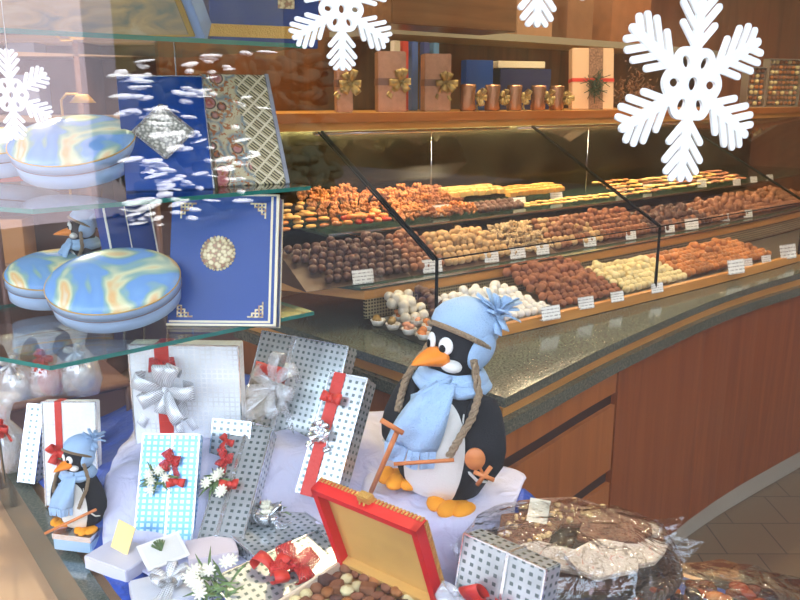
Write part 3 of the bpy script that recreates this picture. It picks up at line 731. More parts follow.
# higher shelf behind, carrying boxes cut by the top of the picture
hs = root('high_shelf', 'grey high shelf above the display case, at the top edge of the picture', 'shelf', V3(G.off(.9, 1.15), 1.80))
def hpart(name, bm, m):
    bmesh.ops.transform(bm, matrix=hs.matrix_world.inverted(), verts=bm.verts); return obj(name, bm, m, hs)
hs.matrix_world = T(*V3(G.off(.9, 1.15), 1.80)); bpy.context.view_layer.update()
hpart('board', bandmesh(.55, GMAX, 1.0, 1.4, 1.80, 1.83), plain('grey_board', rgb(140, 134, 120), .5))
hpart('back_board', bandmesh(-.28, GMAX, 1.30, 1.33, 1.508, 1.80), wood('back_wood', rgb(74, 46, 30), rgb(112, 72, 42), 'z', .5))
for i, (d, w, h, c, lb) in enumerate(((.62, .20, .12, (120, 118, 108), 'grey striped flat box left of the small hanging snowflake on the high shelf'), (1.0, .34, .17, (140, 124, 92), 'long straw coloured box with dry grasses on the high shelf'), (1.5, .24, .2, (150, 112, 84), 'peach coloured box behind the large snowflake on the high shelf'), (1.85, .2, .22, (126, 86, 60), 'light brown box right of the large snowflake on the high shelf'), (2.3, .35, .24, (140, 88, 56), 'orange brown box at the top right corner'))):
    q = G.off(d, 1.13); t = G.at(d)[1]; bm = bmesh.new(); box(bm, -w/2, w/2, -.06, .06, 0, h, bev=.002)
    o = obj('gift_box', bm, plain('carton_high_%d' % i, rgb(*c), .6, var=.12, nscale=12), label=lb, cat='gift box'); o.matrix_world = T(q.x, q.y, 1.831) @ RZ(math.degrees(math.atan2(t.y, t.x)))
q = P(440, 12, Y=3.1); bm = bmesh.new(); box(bm, -.3, .3, -.1, .1, 0, .12, bev=.004)
o = obj('hanging_cabinet', bm, wood('cabinet_wood', rgb(104, 66, 38), rgb(130, 86, 52), 'x'), label='brown wooden cabinet box at the top edge, above the wrapped boxes', cat='cabinet'); o.matrix_world = T(q.x, q.y, 1.80) @ RZ(38)

# ---------------------------------------------------------------- glass shelves on the left
C0 = Vector((-.668, 1.452)); FD = Vector((.75, .66)).normalized(); BD = Vector((-.66, .75)).normalized(); FL = .615; DP = .56
def sh(a, b): return C0+FD*a+BD*b
rods = []
for z, nm in ((1.67, 'top glass shelf above the blue boxes, cut by the picture edge'), (1.357, 'middle glass shelf carrying the diamond label box and a tin'), (1.057, 'lowest glass shelf with the round medallion box and the oval tin')):
    pts = [sh(0, 0), sh(FL, 0), sh(FL-.02, DP), sh(-.25, DP)] if z < 1.5 else [sh(-.15, 0), sh(FL, 0), sh(FL-.02, DP), sh(-.25, DP)]
    bm = bmesh.new(); prism(bm, [(p.x, p.y) for p in pts], z-.009, z, 0, 1)
    obj('glass_shelf', bm, [M['glasst'], M['glasse']], label=nm, cat='shelf')
for a, b, lb in ((.02, DP-.02, 'thin steel rod at the left rear corner of the glass shelves'), (FL-.05, DP-.02, 'thin steel rod at the right rear corner of the glass shelves')):
    q = sh(a, b); bm = bmesh.new(); tube(bm, [V3(q, .6), V3(q, 3.0)], .003, 6); obj('shelf_rod', bm, M['steel'], label=lb, cat='rod')

def slabM(BL, BR, TL):
    """frame for a box whose front face has these three corners; origin at the bottom left"""
    BL, BR, TL = Vector(BL), Vector(BR), Vector(TL); x = (BR-BL); w = x.length; x.normalize()
    z = TL-BL; z -= x*z.dot(x); h = z.length; z.normalize(); y = z.cross(x)
    Mx = Matrix(((x.x, y.x, z.x, BL.x), (x.y, y.y, z.y, BL.y), (x.z, y.z, z.z, BL.z), (0, 0, 0, 1)))
    return Mx @ T(w/2, 0, 0), w, h
def stand(bl, br, z, lean, h=None, tl=None):
    """corner points of a standing box from photo points: bottom corners on level z, leaning back by lean metres"""
    A = P(*bl, z); B = P(*br, z); A2 = A
    return A, B
# large blue box with medallion
def gift(name, label, cat, Mx, group=None): return root(name, label, cat, Mx, group)
Mx, w, h = slabM(P(167, 325, 1.06), P(275, 326, 1.06), P(158, 195, Y=1.83))
r = gift('chocolate_box', 'large blue box with a round gold medallion and gold corner ornaments, cream edged', 'gift box', Mx)
bm = bmesh.new(); box(bm, -w/2, w/2, 0, .055, 0, h, bev=.0015); obj('box_body', bm, M['bluebox'], r)
bm = bmesh.new()
for y in (-.001, .05):
    box(bm, w/2-.004, w/2+.002, y, y+.006, -.001, h+.002); box(bm, -w/2-.002, w/2+.002, y, y+.006, h-.002, h+.002); box(bm, -w/2-.002, w/2+.002, y, y+.006, -.001, .004)
box(bm, w/2-.016, w/2-.011, -.0015, 0, .008, h-.004); box(bm, -w/2+.004, w/2-.011, -.0015, 0, .006, .011); obj('cream_edging', bm, M['cream'], r)
bm = bmesh.new(); R_ = .04; n = 56
lathe(bm, [(0, 0), (R_*.86, 0), (R_*.86, .003), (R_*.5, .0045), (0, .0045)], 40, M=T(-.012, 0, h*.55) @ RX(90))
for k in range(28):
    a = 2*PI*k/28; ball(bm, T(-.012+math.cos(a)*R_*.92, -.001, h*.55+math.sin(a)*R_*.92) @ SC(.0042, .002, .0042), 6, 4)
obj('medallion', bm, M['medal'], r)
def corner_ornament(sx, sz):
    bm = bmesh.new(); s_ = .036
    for i in range(4):
        L = s_*(1-i*.24)
        box(bm, 0, L, -.0012, 0, i*.008, i*.008+.0035); box(bm, i*.008, i*.008+.0035, -.0012, 0, 0, L)
    bmesh.ops.transform(bm, matrix=SC(sx, 1, sz), verts=bm.verts); return bm
for sx, sz in ((-1, -1), (1, -1), (-1, 1), (1, 1)):
    obj('corner_ornament', corner_ornament(-sx, -sz), M['medal'], r, T(sx*(w/2-.024)-.003, -.0005, h/2+sz*(h/2-.018)))
# second blue box behind it
Mx, w, h = slabM(P(124, 316, 1.06), P(168, 306, 1.06), P(148, 200, Y=1.93))
r = gift('chocolate_box', 'narrow blue box with thin white edges standing behind the medallion box, left', 'gift box', Mx)
bm = bmesh.new(); box(bm, -w/2, w/2, 0, .04, 0, h); obj('box_body', bm, M['bluebox'], r)
bm = bmesh.new(); box(bm, -w/2-.001, -w/2+.002, -.002, .003, 0, h); box(bm, w/2-.002, w/2+.001, -.002, .003, 0, h); box(bm, -.008, -.006, -.002, 0, 0, h); obj('white_edging', bm, M['white'], r)
# blue box with silver diamond
Mx, w, h = slabM(P(126, 191, 1.359), P(214, 188, 1.359), P(128, 76, Y=1.86))
r = gift('chocolate_box', 'royal blue box with a silver diamond shaped label on the middle glass shelf', 'gift box', Mx)
bm = bmesh.new(); box(bm, -w/2, w/2, 0, .05, 0, h, bev=.0015); obj('box_body', bm, M['bluebox'], r)
bm = bmesh.new(); box(bm, w/2-.002, w/2+.0015, -.001, .006, 0, h+.001); box(bm, -w/2, w/2, -.001, .006, h-.001, h+.002); obj('silver_edging', bm, M['foil'], r)
silver_lab = (lambda s: (lambda vo: (s.l(s.coord(), vo.inputs['Vector']), vo.inputs['Scale'].__setattr__('default_value', 140), s.base(s.ramp(vo.outputs['Distance'], [(.15, rgb(232, 230, 218)), (.45, rgb(196, 194, 182)), (.6, rgb(140, 140, 132))]), .45, .15), s.m)[-1])(s.n('ShaderNodeTexVoronoi')))(NT('embossed_silver'))
bm = bmesh.new(); dd = .046; box(bm, -dd, dd, -.003, 0, -dd, dd, M=T(-.004, 0, h*.5) @ RY(45), bev=.001); lb = obj('diamond_label', bm, silver_lab, r)
bm = bmesh.new()
for s_ in (-1, 1):
    box(bm, -dd, dd, -.005, -.003, s_*dd-.003, s_*dd+.003, M=T(-.004, 0, h*.5) @ RY(45)); box(bm, s_*dd-.003, s_*dd+.003, -.005, -.003, -dd, dd, M=T(-.004, 0, h*.5) @ RY(45))
obj('label_rim', bm, M['foil'], lb)
# tapestry box
Mx, w, h = slabM(P(219, 186, 1.359), P(286, 183, 1.359), P(219, 74, Y=1.99))
r = gift('chocolate_box', 'box covered in flowered tapestry paper with a grey side, on the middle glass shelf', 'gift box', Mx)
bm = bmesh.new(); box(bm, -w/2, w/2, 0, .05, 0, h, bev=.0015); obj('box_body', bm, M['tapestry'], r)
bm = bmesh.new(); box(bm, w/2, w/2+.009, -.002, .05, 0, h+.001); obj('side_spine', bm, plain('grey_spine', rgb(150, 155, 170), .4), r)
# top shelf boxes
Mx, w, h = slabM(P(-60, 45, 1.672), P(207, 43, 1.672), P(-60, -60, Y=1.70))
r = gift('picture_box', 'pale blue box with a gold framed picture, cut by the top left corner', 'gift box', Mx)
bm = bmesh.new(); box(bm, -w/2, w/2, 0, .06, 0, h, bev=.002); obj('box_body', bm, M['bluelight'], r)
bm = bmesh.new(); box(bm, -w/2+.02, w/2-.02, -.004, 0, .022, h-.02); f = obj('gold_frame', bm, M['gold'], r)
bm = bmesh.new(); box(bm, -w/2+.03, w/2-.032, -.006, -.003, .03, h-.03); obj('picture', bm, M['picture'], f)
Mx, w, h = slabM(P(210, 46, 1.672), P(318, 49, 1.672), P(210, -50, Y=1.93))
r = gift('chocolate_box', 'blue box with a gold band near its base on the top glass shelf', 'gift box', Mx)
bm = bmesh.new(); box(bm, -w/2, w/2, 0, .08, 0, h, bev=.002); obj('box_body', bm, M['bluebox'], r)
bm = bmesh.new(); box(bm, -w/2-.001, w/2+.001, -.002, .082, .022, .05); obj('gold_band', bm, M['gold'], r)
bm = bmesh.new(); box(bm, -.02, .02, -.004, 0, .09, .12); obj('ornament', bm, M['medal'], r, T(.05, 0, 0))

# oval tins
def tin(M_, label, group='painted oval tins', s=1.0):
    r = root('oval_tin', label, 'tin', M_, group)
    a = .145*s; b = .105*s/.145/s
    bm = bmesh.new(); lathe(bm, [(0, 0), (a-.01, 0), (a-.004, .004), (a-.003, .04), (a-.006, .042)], 56, sy=b); obj('base', bm, M['tinside'], r, smooth=False)
    bm = bmesh.new(); lathe(bm, [(a-.006, .040), (a, .042), (a+.001, .062), (a, .064)], 56, sy=b); obj('lid_rim', bm, M['tinside'], r)
    bm = bmesh.new(); lathe(bm, [(a, .066), (a-.004, .072), (a*.85, .078), (a*.5, .082), (0, .083)], 56, sy=b); obj('lid_top', bm, M['tinlid'], r)
    bm = bmesh.new(); n = 60
    pts = [(math.cos(2*PI*k/n)*(a+.0005), math.sin(2*PI*k/n)*(a+.0005)*b, .065) for k in range(n+1)]
    tube(bm, pts, .0018, 5, cap=False); obj('gold_beading', bm, M['gold'], r)
    bm = bmesh.new(); tube(bm, [(p[0]*.998, p[1]*.998, .041) for p in pts], .0014, 5, cap=False); obj('seam', bm, plain('tin_seam', rgb(120, 110, 120), .4), r)
    return r
def tin_at(px, py, z, label, rz, tilt, s=1.0, raise_=.0):
    q = P(px, py, z)
    r = tin(T(q.x, q.y, z+.001+raise_) @ RZ(rz) @ RY(-4) @ RX(tilt), label, s=s)
    t = math.radians(tilt); L = (raise_+.04*math.sin(t))/math.cos(t)-.006
    bm = bmesh.new(); box(bm, -.025, .025, .036, .044, -L, 0); obj('clear_prop', bm, M['glass'], r)
    return r
tin_at(121, 326, 1.057, 'pale blue painted oval tin on the lowest glass shelf, nearest the front', 14, 31, .97, .056)
tin_at(60, 305, 1.057, 'pale blue oval tin behind and left of the front tin, lowest glass shelf', 34, 22, .80, .034)
tin_at(82, 188, 1.357, 'pale blue painted oval tin on the middle glass shelf, beside the diamond label box', 8, 30, .93, .050)
tin_at(6, 178, 1.357, 'painted oval tin cut by the left edge, on the middle glass shelf', 10, 16, .9, .028)
for i, (px, py, z, dz) in enumerate(((120, 322, 1.057, .03), (52, 298, 1.057, .02), (84, 186, 1.357, .035), (-4, 176, 1.357, .02))):
    pass

# ---------------------------------------------------------------- cloths over the plinth
def sstep(a, b, x):
    t = max(0, min(1, (x-a)/(b-a))); return t*t*(3-2*t)
PX, PY = .105, 1.63
def rise(x, y):
    back = .60+.14*sstep(1.60, 1.76, y+.25*max(0, -x-.25))*sstep(-.95, -.55, x)
    d = math.hypot((x-PX)/1.1, (y-PY-.02)); pen = .70*sstep(.24, .165, d)
    return max(back if x < .0 else .60+.09*sstep(1.55, 1.66, y), pen, .602)
def inpoly(x, y, poly):
    c = False; j = len(poly)-1
    for i in range(len(poly)):
        xi, yi = poly[i][:2]; xj, yj = poly[j][:2]
        if (yi > y) != (yj > y) and x < (xj-xi)*(y-yi)/(yj-yi)+xi: c = not c
        j = i
    return c
def cloth(name, poly, hf, mat, label, step=.012, th=.003):
    bm = bmesh.new(); xs = [p[0] for p in poly]; ys = [p[1] for p in poly]; V = {}
    nx = int((max(xs)-min(xs))/step)+1; ny = int((max(ys)-min(ys))/step)+1
    for i in range(nx+1):
        for j in range(ny+1):
            x = min(xs)+i*step; y = min(ys)+j*step
            if inpoly(x, y, poly): V[i, j] = bm.verts.new((x, y, hf(x, y)))
    for (i, j) in V:
        if all(k in V for k in ((i+1, j), (i, j+1), (i+1, j+1))): 
            f = bm.faces.new((V[i, j], V[i+1, j], V[i+1, j+1], V[i, j+1])); f.smooth = True
    for v in [v for v in bm.verts if not v.link_faces]: bm.verts.remove(v)
    for _ in range(8):
        new = {}
        for v in bm.verts:
            if v.is_boundary:
                q = [e.other_vert(v).co for e in v.link_edges if e.is_boundary]
                if len(q) == 2: new[v] = v.co*.4+(q[0]+q[1])*.3
        for v, c_ in new.items(): v.co = c_
    o = obj(name, bm, mat, label=label, cat='cloth')
    m = o.modifiers.new('th', 'SOLIDIFY'); m.thickness = th; m.offset = 1; return o
def fold(x, y, a=.02, f=7, s=0):
    return a*abs(noise.noise(Vector((x*f+s, y*f*1.3, s))))*2+a*.5*noise.noise(Vector((x*f*2.3, y*f*2, s+4)))
blue_poly = [(Ef.x+.004, Ef.y+.006), (.70, 1.19), (.74, 1.34), (.40, 1.58), (.20, 1.70), (OL[1].x-.1, OL[1].y-.12), (Eb.x+.002, Eb.y)]
lav_poly = [tuple(P(x, y, .62).xy) for x, y in ((100, 548), (150, 575), (215, 590), (300, 640), (470, 640), (500, 600), (510, 560), (528, 508))]+[(.22, 1.75), (-.02, 1.95), (-.28, 1.98)]+[tuple(P(x, y, .66).xy) for x, y in ((150, 440), (120, 470), (108, 505))]
cx_ = sum(p[0] for p in lav_poly)/len(lav_poly); cy_ = sum(p[1] for p in lav_poly)/len(lav_poly)
lav_core = [(cx_+(p[0]-cx_)*.95, cy_+(p[1]-cy_)*.95) for p in lav_poly]
cloth('blue_cloth', blue_poly, lambda x, y: max(.588, rise(x, y)-.035) if inpoly(x, y, lav_core) else rise(x, y)+.004+fold(x, y, .008, 6, 1)-.002, M['bluecloth'], 'crumpled royal blue satin cloth spread over the window plinth', .014)
def lavh(x, y):
    d = math.hypot((x-PX)/1.1, (y-PY)); ped = sstep(.27, .2, d)
    front = .02*abs(math.sin(math.atan2(y-PY, x-PX)*7+3*noise.noise(Vector((x*4, y*4, 0)))))*sstep(.17, .22, d)*sstep(.42, .26, d)
    return rise(x, y)+.008+fold(x, y, .012, 7, 9)*(1-ped)+front+.003
cloth('lavender_cloth', lav_poly, lavh, M['lavcloth'], 'draped pale lavender satin cloth under the penguin and the silver boxes', .0065)

# ---------------------------------------------------------------- silver gift boxes
def flowers(M_, parent, n=6, seed=0, name='flower_spray', r=.012, spread=.03, leafn=16, leafl=.035):
    rnd = random.Random(seed)
    bm = bmesh.new()
    for k in range(n):
        c = Vector((rnd.uniform(-1, 1)*spread, -rnd.uniform(.008, .02), rnd.uniform(-1, 1)*spread))
        for j in range(9):
            a = 2*PI*j/9; d = Vector((math.cos(a), -.45, math.sin(a))); m_ = d.to_track_quat('X', 'Z').to_matrix().to_4x4()
            ball(bm, T(*(c+d*r*.5)) @ m_ @ SC(r*.62, r*.24, r*.16), 6, 4)
        ball(bm, T(*c) @ SC(r*.3), 6, 4)
    f = obj(name, bm, M['petal'], parent, M_, label='white flower heads')
    bm = bmesh.new()
    for k in range(leafn):
        a = rnd.uniform(0, 2*PI); d = Vector((math.cos(a), -.15, math.sin(a)))*leafl*rnd.uniform(.6, 1.2)
        s_ = Vector((rnd.uniform(-.5, .5)*spread, -.004, rnd.uniform(-.5, .5)*spread))
        strip(bm, [s_, s_+d*.5+Vector((0, -.006, 0)), s_+d], [.002, .006, .001], d.cross(Vector((0, 1, 0))))
    obj('leaves', bm, M['greenleaf'], f)
    return f
def silver_box(label, BL, BR, TL, th, mat='dot', band=None, bandw=.03, horiz=None, group='silver gift boxes on the cloth'):
    Mx, w, h = slabM(BL, BR, TL); r = root('silver_gift_box', label, 'gift box', Mx, group)
    bm = bmesh.new(); box(bm, -w/2, w/2, 0, th, 0, h, bev=.002); obj('wrapped_box', bm, M[mat], r)
    bm = bmesh.new(); e = .0015
    for x in (-w/2, w/2): box(bm, x-e, x+e, -e, e*2, 0, h)
    box(bm, -w/2, w/2, -e, e*2, h-e, h+e)
    obj('bright_fold', bm, M['foil'], r)
    if band is not None:
        bm = bmesh.new(); box(bm, band-bandw/2, band+bandw/2, -.002, th+.002, -.002, h+.002)
        for k in range(6): box(bm, band-bandw/2, band+bandw/2, -.0032, 0, h*(k+.5)/6, h*(k+.5)/6+.002)
        obj('ribbon_band', bm, M['red'] if bandw > .015 else M['foil'], r)
    return r, w, h
def bow(r, x, z, R, w, mat, seed, loops=6, tails=2, y=-.004, name='bow', tl=1.6, label=None):
    return obj(name, bow_bm(R, w, loops, seed, tails, tl), M[mat], r, T(x, y, z), label=label)
# the large bright one at the back
r, w, h = silver_box('large bright silver box with a red ribbon and grey gauze bow, under the glass shelf', P(136, 446, .735), P(243, 448, .735), P(141, 345, Y=1.80), .05, 'dotw', band=-.052, bandw=.034)
bow(r, -.04, h*.60, .075, .036, 'silverrib', 5, 7, 5)
bow(r, -.05, h*.82, .035, .035, 'rednet', 6, 2, 0, name='net_bow')
# box at the far left behind the small penguin
r, w, h = silver_box('white silver box with a red ribbon, behind the small penguin at the left', P(46, 506, .605), P(99, 506, .605), P(44, 402, Y=1.78), .03, 'dotw', band=-.025, bandw=.016)
bow(r, -.03, h*.52, .03, .02, 'red', 9, 3, 1); flowers(T(.012, -.004, h*.45), r, 3, 3, spread=.02)
# blue one in the centre
r, w, h = silver_box('upright box in blue silver foil with a white flower spray, left of centre', P(134, 540, .625), P(192, 541, .625), P(151, 434, Y=1.66), .03, 'dotb', band=.004, bandw=.005)
flowers(T(-.018, -.003, h*.58), r, 6, 21, r=.012, spread=.028)
bow(r, .006, h*.76, .026, .024, 'rednet', 31, 3, 1, y=-.006); bow(r, .022, h*.55, .022, .02, 'red', 32, 2, 0)
# tall dotted one leaning right
r, w, h = silver_box('tall leaning dotted silver box with a green and white spray, beside the blue foil box', P(196, 545, .63), P(240, 550, .63), P(232, 424, Y=1.74), .045, 'dot', band=-.01, bandw=.008)
flowers(T(-.045, -.003, h*.48), r, 5, 22, r=.014, spread=.024, leafn=30)
bow(r, -.04, h*.68, .024, .02, 'rednet', 33, 3, 1); bow(r, -.01, h*.48, .022, .02, 'red', 34, 2, 0)
# big dotted one at the back with clear bow
r, w, h = silver_box('large dotted silver box with a clear film bow, below the granite counter edge', P(236, 438, .72), P(322, 462, .72), P(280, 334, Y=1.95), .045, 'dot', band=-.03, bandw=.014)
bow(r, -.035, h*.52, .092, .036, 'clear', 7, 7, 5, y=-.01, label='large clear film bow'); bow(r, -.075, h*.66, .045, .04, 'red', 8, 2, 0)
# one with a red band next to the penguin
r, w, h = silver_box('dotted silver box with a wide red band, leaning just left of the penguin', P(296, 492, .725), P(334, 502, .725), P(342, 374, Y=1.70), .05, 'dot', band=-.022, bandw=.03)
bow(r, -.022, h*.78, .03, .024, 'red', 12, 2, 0); bow(r, -.025, h*.5, .028, .022, 'foil', 13, 6, 3)
# small silver box peeking between
r, w, h = silver_box('small dotted silver box half hidden between the large bright and the tall leaning one', P(208, 470, .72), P(246, 474, .72), P(214, 419, Y=1.74), .03, 'dot')
bow(r, -.005, h*.6, .02, .016, 'red', 14, 3, 1)
# lying ones at the front
r, w, h = silver_box('dotted silver box lying flat at the front with red net loops', P(244, 622, .63), P(352, 566, .63), P(214, 578, .665), .045, 'dot')
bow(r, -.02, h*.55, .045, .03, 'red', 15, 3, 0); bow(r, .02, h*.45, .05, .035, 'rednet', 16, 4, 1)
r, w, h = silver_box('dotted silver box with a silver star flower, leaning below the red band box', P(266, 566, .645), P(338, 536, .645), P(244, 506, Y=1.66), .04, 'dot')
bow(r, .0, h*.6, .035, .02, 'foil', 17, 9, 2); bow(r, -.01, h*.86, .03, .03, 'red', 18, 3, 0)
flowers(T(.02, -.01, h*.62), r, 4, 25, r=.012, spread=.03, leafn=10)
r, w, h = silver_box('pale dotted silver box with a red bow in front of the chocolate bark tray', P(452, 612, .68), P(532, 655, .68), P(470, 536, Y=1.24), .05, 'dot', band=.01, bandw=.006)
bow(r, -.02, h*.3, .04, .04, 'red', 19, 3, 0); bow(r, -.075, h*.2, .03, .03, 'clear', 20, 5, 0)
# long spray at the bottom left
q = P(216, 590, .65); r = root('flower_bouquet', 'white flower heads with green leaves at the bottom edge, left of the red loops', 'flowers', T(q.x, q.y, q.z) @ RX(-60))
flowers(T(0, 0, 0), r, 9, 27, r=.015, spread=.05, leafn=34, leafl=.05)
q = P(170, 592, .63); bm = bmesh.new(); box(bm, -.07, .07, -.05, .05, 0, .03, bev=.003)
r = root('ribboned_carton', 'white carton with silver ribbon ends at the bottom edge, left of the flower heads', 'gift box', T(q.x, q.y, .615) @ RZ(25)); obj('carton', bm, plain('grey_white_board', rgb(214, 214, 220), .4), r); obj('bow', bow_bm(.04, .02, 5, 61, 3), M['silverrib'], r, T(0, 0, .036) @ RX(-90))
# flat white cartons and cards
q = P(122, 560, .62); bm = bmesh.new(); box(bm, -.06, .06, -.045, .045, 0, .03, bev=.002)
o = obj('white_carton', bm, plain('lilac_board', rgb(216, 212, 222), .5), label='flat white carton on the blue cloth carrying the yellow card', cat='carton'); o.matrix_world = T(q.x, q.y, .607) @ RZ(-28)
bm = bmesh.new(); box(bm, -.022, .022, -.001, .001, 0, .062); o = obj('yellow_card', bm, plain('yellow_paper', rgb(246, 214, 140), .6), label='small yellow card standing on the flat white carton', cat='card')
q = P(119, 551, .64); o.matrix_world = T(q.x, q.y, .64) @ RZ(-20) @ RX(-14) @ RY(14)
Mx, w, h = slabM(P(152, 570, .645), P(187, 556, .645), P(142, 549, .672)); bm = bmesh.new(); box(bm, -.045, .045, 0, .003, 0, .06)
r = root('greeting_card', 'white greeting card with a pressed sprig lying below the blue foil box', 'card', Mx); obj('card_sheet', bm, M['white'], r); bm = bmesh.new(); box(bm, -.038, .038, -.0006, 0, .006, .054); obj('card_border', bm, plain('ivory_panel', rgb(228, 226, 220), .6), r)
bm = bmesh.new()
for k in range(12): a = random.uniform(-.9, .9)+PI/2; strip(bm, [(0, -.002, .02), (math.cos(a)*.02, -.006, .02+math.sin(a)*.025)], .003, (1, 0, 0))
obj('pressed_sprig', bm, M['greenleaf'], r, T(-.005, 0, .01))
q = P(212, 552, .63); bm = bmesh.new(); box(bm, -.05, .05, -.04, .04, 0, .02, bev=.002)
o = obj('white_carton', bm, plain('pink_white_board', rgb(226, 212, 216), .5), label='flat pinkish white carton between the card and the tall leaning silver box', cat='carton'); o.matrix_world = T(q.x, q.y, .625) @ RZ(20)

# ---------------------------------------------------------------- penguins
def build_penguin(M_, label, name='toy_penguin', skis=False):
    r = root(name, label, 'toy penguin', M_)
    s = NT('penguin_felt'); x, y, z = s.xyz(s.coord((1, 1, 1)))
    e = s.math('ADD', s.math('POWER', s.math('DIVIDE', x, .078), 2.0), s.math('POWER', s.math('DIVIDE', s.math('SUBTRACT', z, .13), .15), 2.0))
    mk = s.math('MULTIPLY', s.math('LESS_THAN', e, 1.0), s.math('LESS_THAN', y, 0.0))
    s.base(s.mix(mk, rgb(13, 14, 20), rgb(236, 234, 226)), .85); s.bump(s.noise(s.coord(), 300, 3), .3)
    bm = bmesh.new(); lathe(bm, [(0, 0), (.06, .002), (.10, .022), (.118, .06), (.122, .11), (.116, .17), (.102, .23), (.085, .275), (.064, .305), (.058, .32), (.062, .345), (.069, .375), (.070, .41), (.062, .44), (.045, .462), (.02, .472), (0, .473)], 40, sy=.92)
    obj('body', bm, s.m, r)
    # head frame, turned further to the side
    H = RZ(-24)
    hd = T(0, 0, .385) @ H
    bm = bmesh.new()
    for sx in (-1, 1): ball(bm, hd @ T(sx*.034, -.050, -.024) @ T(0, 0, -.004) @ SC(.031, .022, .016), 14, 10)
    obj('cheeks', bm, M['wfelt'], r)
    bm = bmesh.new()
    n = 9; rings = []
    for i in range(n):
        t = i/(n-1); rings.append((t, .040*(1-t)**.75+.001, .024*(1-t)**.8+.001))
    def beakhalf(bm, dz, k):
        R_ = []
        for t, wx, wz in rings:
            c = Vector((0, -.062-.085*t, -.012-.030*t*t*.3-dz*t)); R_.append([bm.verts.new(hd @ (c+Vector((wx*math.cos(a), 0, wz*k*math.sin(a))))) for a in [2*PI*j/16 for j in range(16)]])
        for a, b in zip(R_, R_[1:]):
            for j in range(16): bm.faces.new((a[j], a[(j+1) % 16], b[(j+1) % 16], b[j])).smooth = True
        bm.faces.new(R_[0]); bm.faces.new(R_[-1])
    beakhalf(bm, 0, 1); obj('beak', bm, M['beak'], r)
    for sx in (-1, 1):
        bm = bmesh.new(); ball(bm, hd @ T(sx*.024, -.064, .020) @ RZ(sx*20) @ SC(.019, .007, .022), 14, 10); ey = obj('eye', bm, M['eye'], r)
        bm = bmesh.new(); ball(bm, hd @ T(sx*.024-.003, -.0715, .014) @ RZ(sx*20) @ SC(.009, .003, .010), 10, 8); obj('pupil', bm, M['black'], ey)
    # hat
    hm = T(.004, .010, .415) @ H @ RX(-27) @ T(0, 0, .006)
    bm = bmesh.new(); vs = lathe(bm, [(.078, -.012), (.083, .006), (.083, .028), (.076, .052), (.058, .074), (.034, .088), (.012, .094), (0, .094)], 36)
    for v in vs:
        p = v.co; v.co = hm @ (p*(1+.05*noise.noise(p*18))+Vector((0, .015*max(0, p.z*8), 0)))
    hat = obj('hat', bm, M['fleece'], r)
    bm = bmesh.new()
    for sx in (-1, 1):
        vs = ball(bm, hm @ T(sx*.070, .014, -.024) @ RY(sx*8) @ SC(.014, .040, .050), 16, 12)
    obj('ear_flap', bm, M['fleece'], hat)
    def braid(pts, rad, nm, par):
        bm = bmesh.new(); pts = [Vector(p) for p in pts]; fine = []
        for i in range(len(pts)-1):
            for k in range(8): fine.append(pts[i].lerp(pts[i+1], k/8))
        fine.append(pts[-1])
        for st in range(3):
            q = []
            for i, p in enumerate(fine):
                t = (fine[min(i+1, len(fine)-1)]-fine[max(i-1, 0)]).normalized(); a = t.orthogonal().normalized(); b = t.cross(a)
                ph = i*.75+st*2*PI/3; q.append(p+(a*math.cos(ph)+b*math.sin(ph))*rad*.6)
            tube(bm, q, rad*.62, 6)
        return obj(nm, bm, M['braid'], par)
    rim = [hm @ Vector((.082*math.cos(a), .082*math.sin(a), -.008)) for a in [2*PI*k/24 for k in range(25)]]
    braid(rim, .006, 'braided_brim', hat)
    braid([hm @ Vector((.076, -.010, -.05)), (.088, -.06, .30), (.085, -.085, .25), (.066, -.108, .20), (.05, -.118, .155)], .0085, 'braid', hat)
    braid([hm @ Vector((-.076, -.004, -.05)), (-.105, -.045, .30), (-.108, -.06, .26), (-.106, -.08, .22)], .0085, 'braid', hat)
    # pompom of fleece strips
    bm = bmesh.new(); rnd = random.Random(4); c = hm @ Vector((.050, .030, .072))
    for k in range(30):
        d = Vector((rnd.uniform(-1, 1), rnd.uniform(-1, 1), rnd.uniform(-.4, 1.1))).normalized(); l = rnd.uniform(.055, .078)
        strip(bm, [c, c+d*l*.5+Vector((0, 0, .006)), c+d*l+Vector((0, 0, -.004))], [.010, .024, .020], d.cross(Vector((.3, .2, 1))), th=.003)
    ball(bm, T(*c) @ SC(.022), 10, 8); obj('pompom', bm, M['fleece'], hat)
    # scarf
    bm = bmesh.new(); n = 40
    for lay, (zz, rr, hh) in enumerate(((.318, .080, .020), (.300, .090, .018))):
        vs = lathe(bm, [(rr-.012, zz-hh), (rr, zz-hh*.8), (rr+.010, zz), (rr, zz+hh*.8), (rr-.012, zz+hh)], 36, sy=.95)
        for v in vs: v.co += Vector((0, -.006, .006*noise.noise(v.co*25)))
    sc = obj('scarf', bm, M['fleece'], r)
    bm = bmesh.new(); rows = []
    for i in range(13):
        t = i/12; z_ = .325-.165*t; wd = .032+.032*math.sin(min(1, t*1.3)*PI/2); cx = .005-.050*t; yy = -.098-.052*math.sin(min(1, t*1.15)*PI*.62)
        rows.append([bm.verts.new((cx+wd*(j/8*2-1), yy+.008*math.sin(j*1.3+i*.35)+.02*((j/8*2-1)**2), z_)) for j in range(9)])
    for a, b in zip(rows, rows[1:]):
        for j in range(8): bm.faces.new((a[j], a[j+1], b[j+1], b[j])).smooth = True
    last = rows[-1]
    for j in range(8):
        a, b = last[j].co.copy(), last[j+1].co.copy(); m_ = (a+b)/2; q = m_+Vector((random.uniform(-.006, .006), -.004, -.042))
        s_ = (b-a)*.42; bm.faces.new([bm.verts.new(v) for v in (a+(b-a)*.04, b-(b-a)*.04, q+s_, q-s_)])
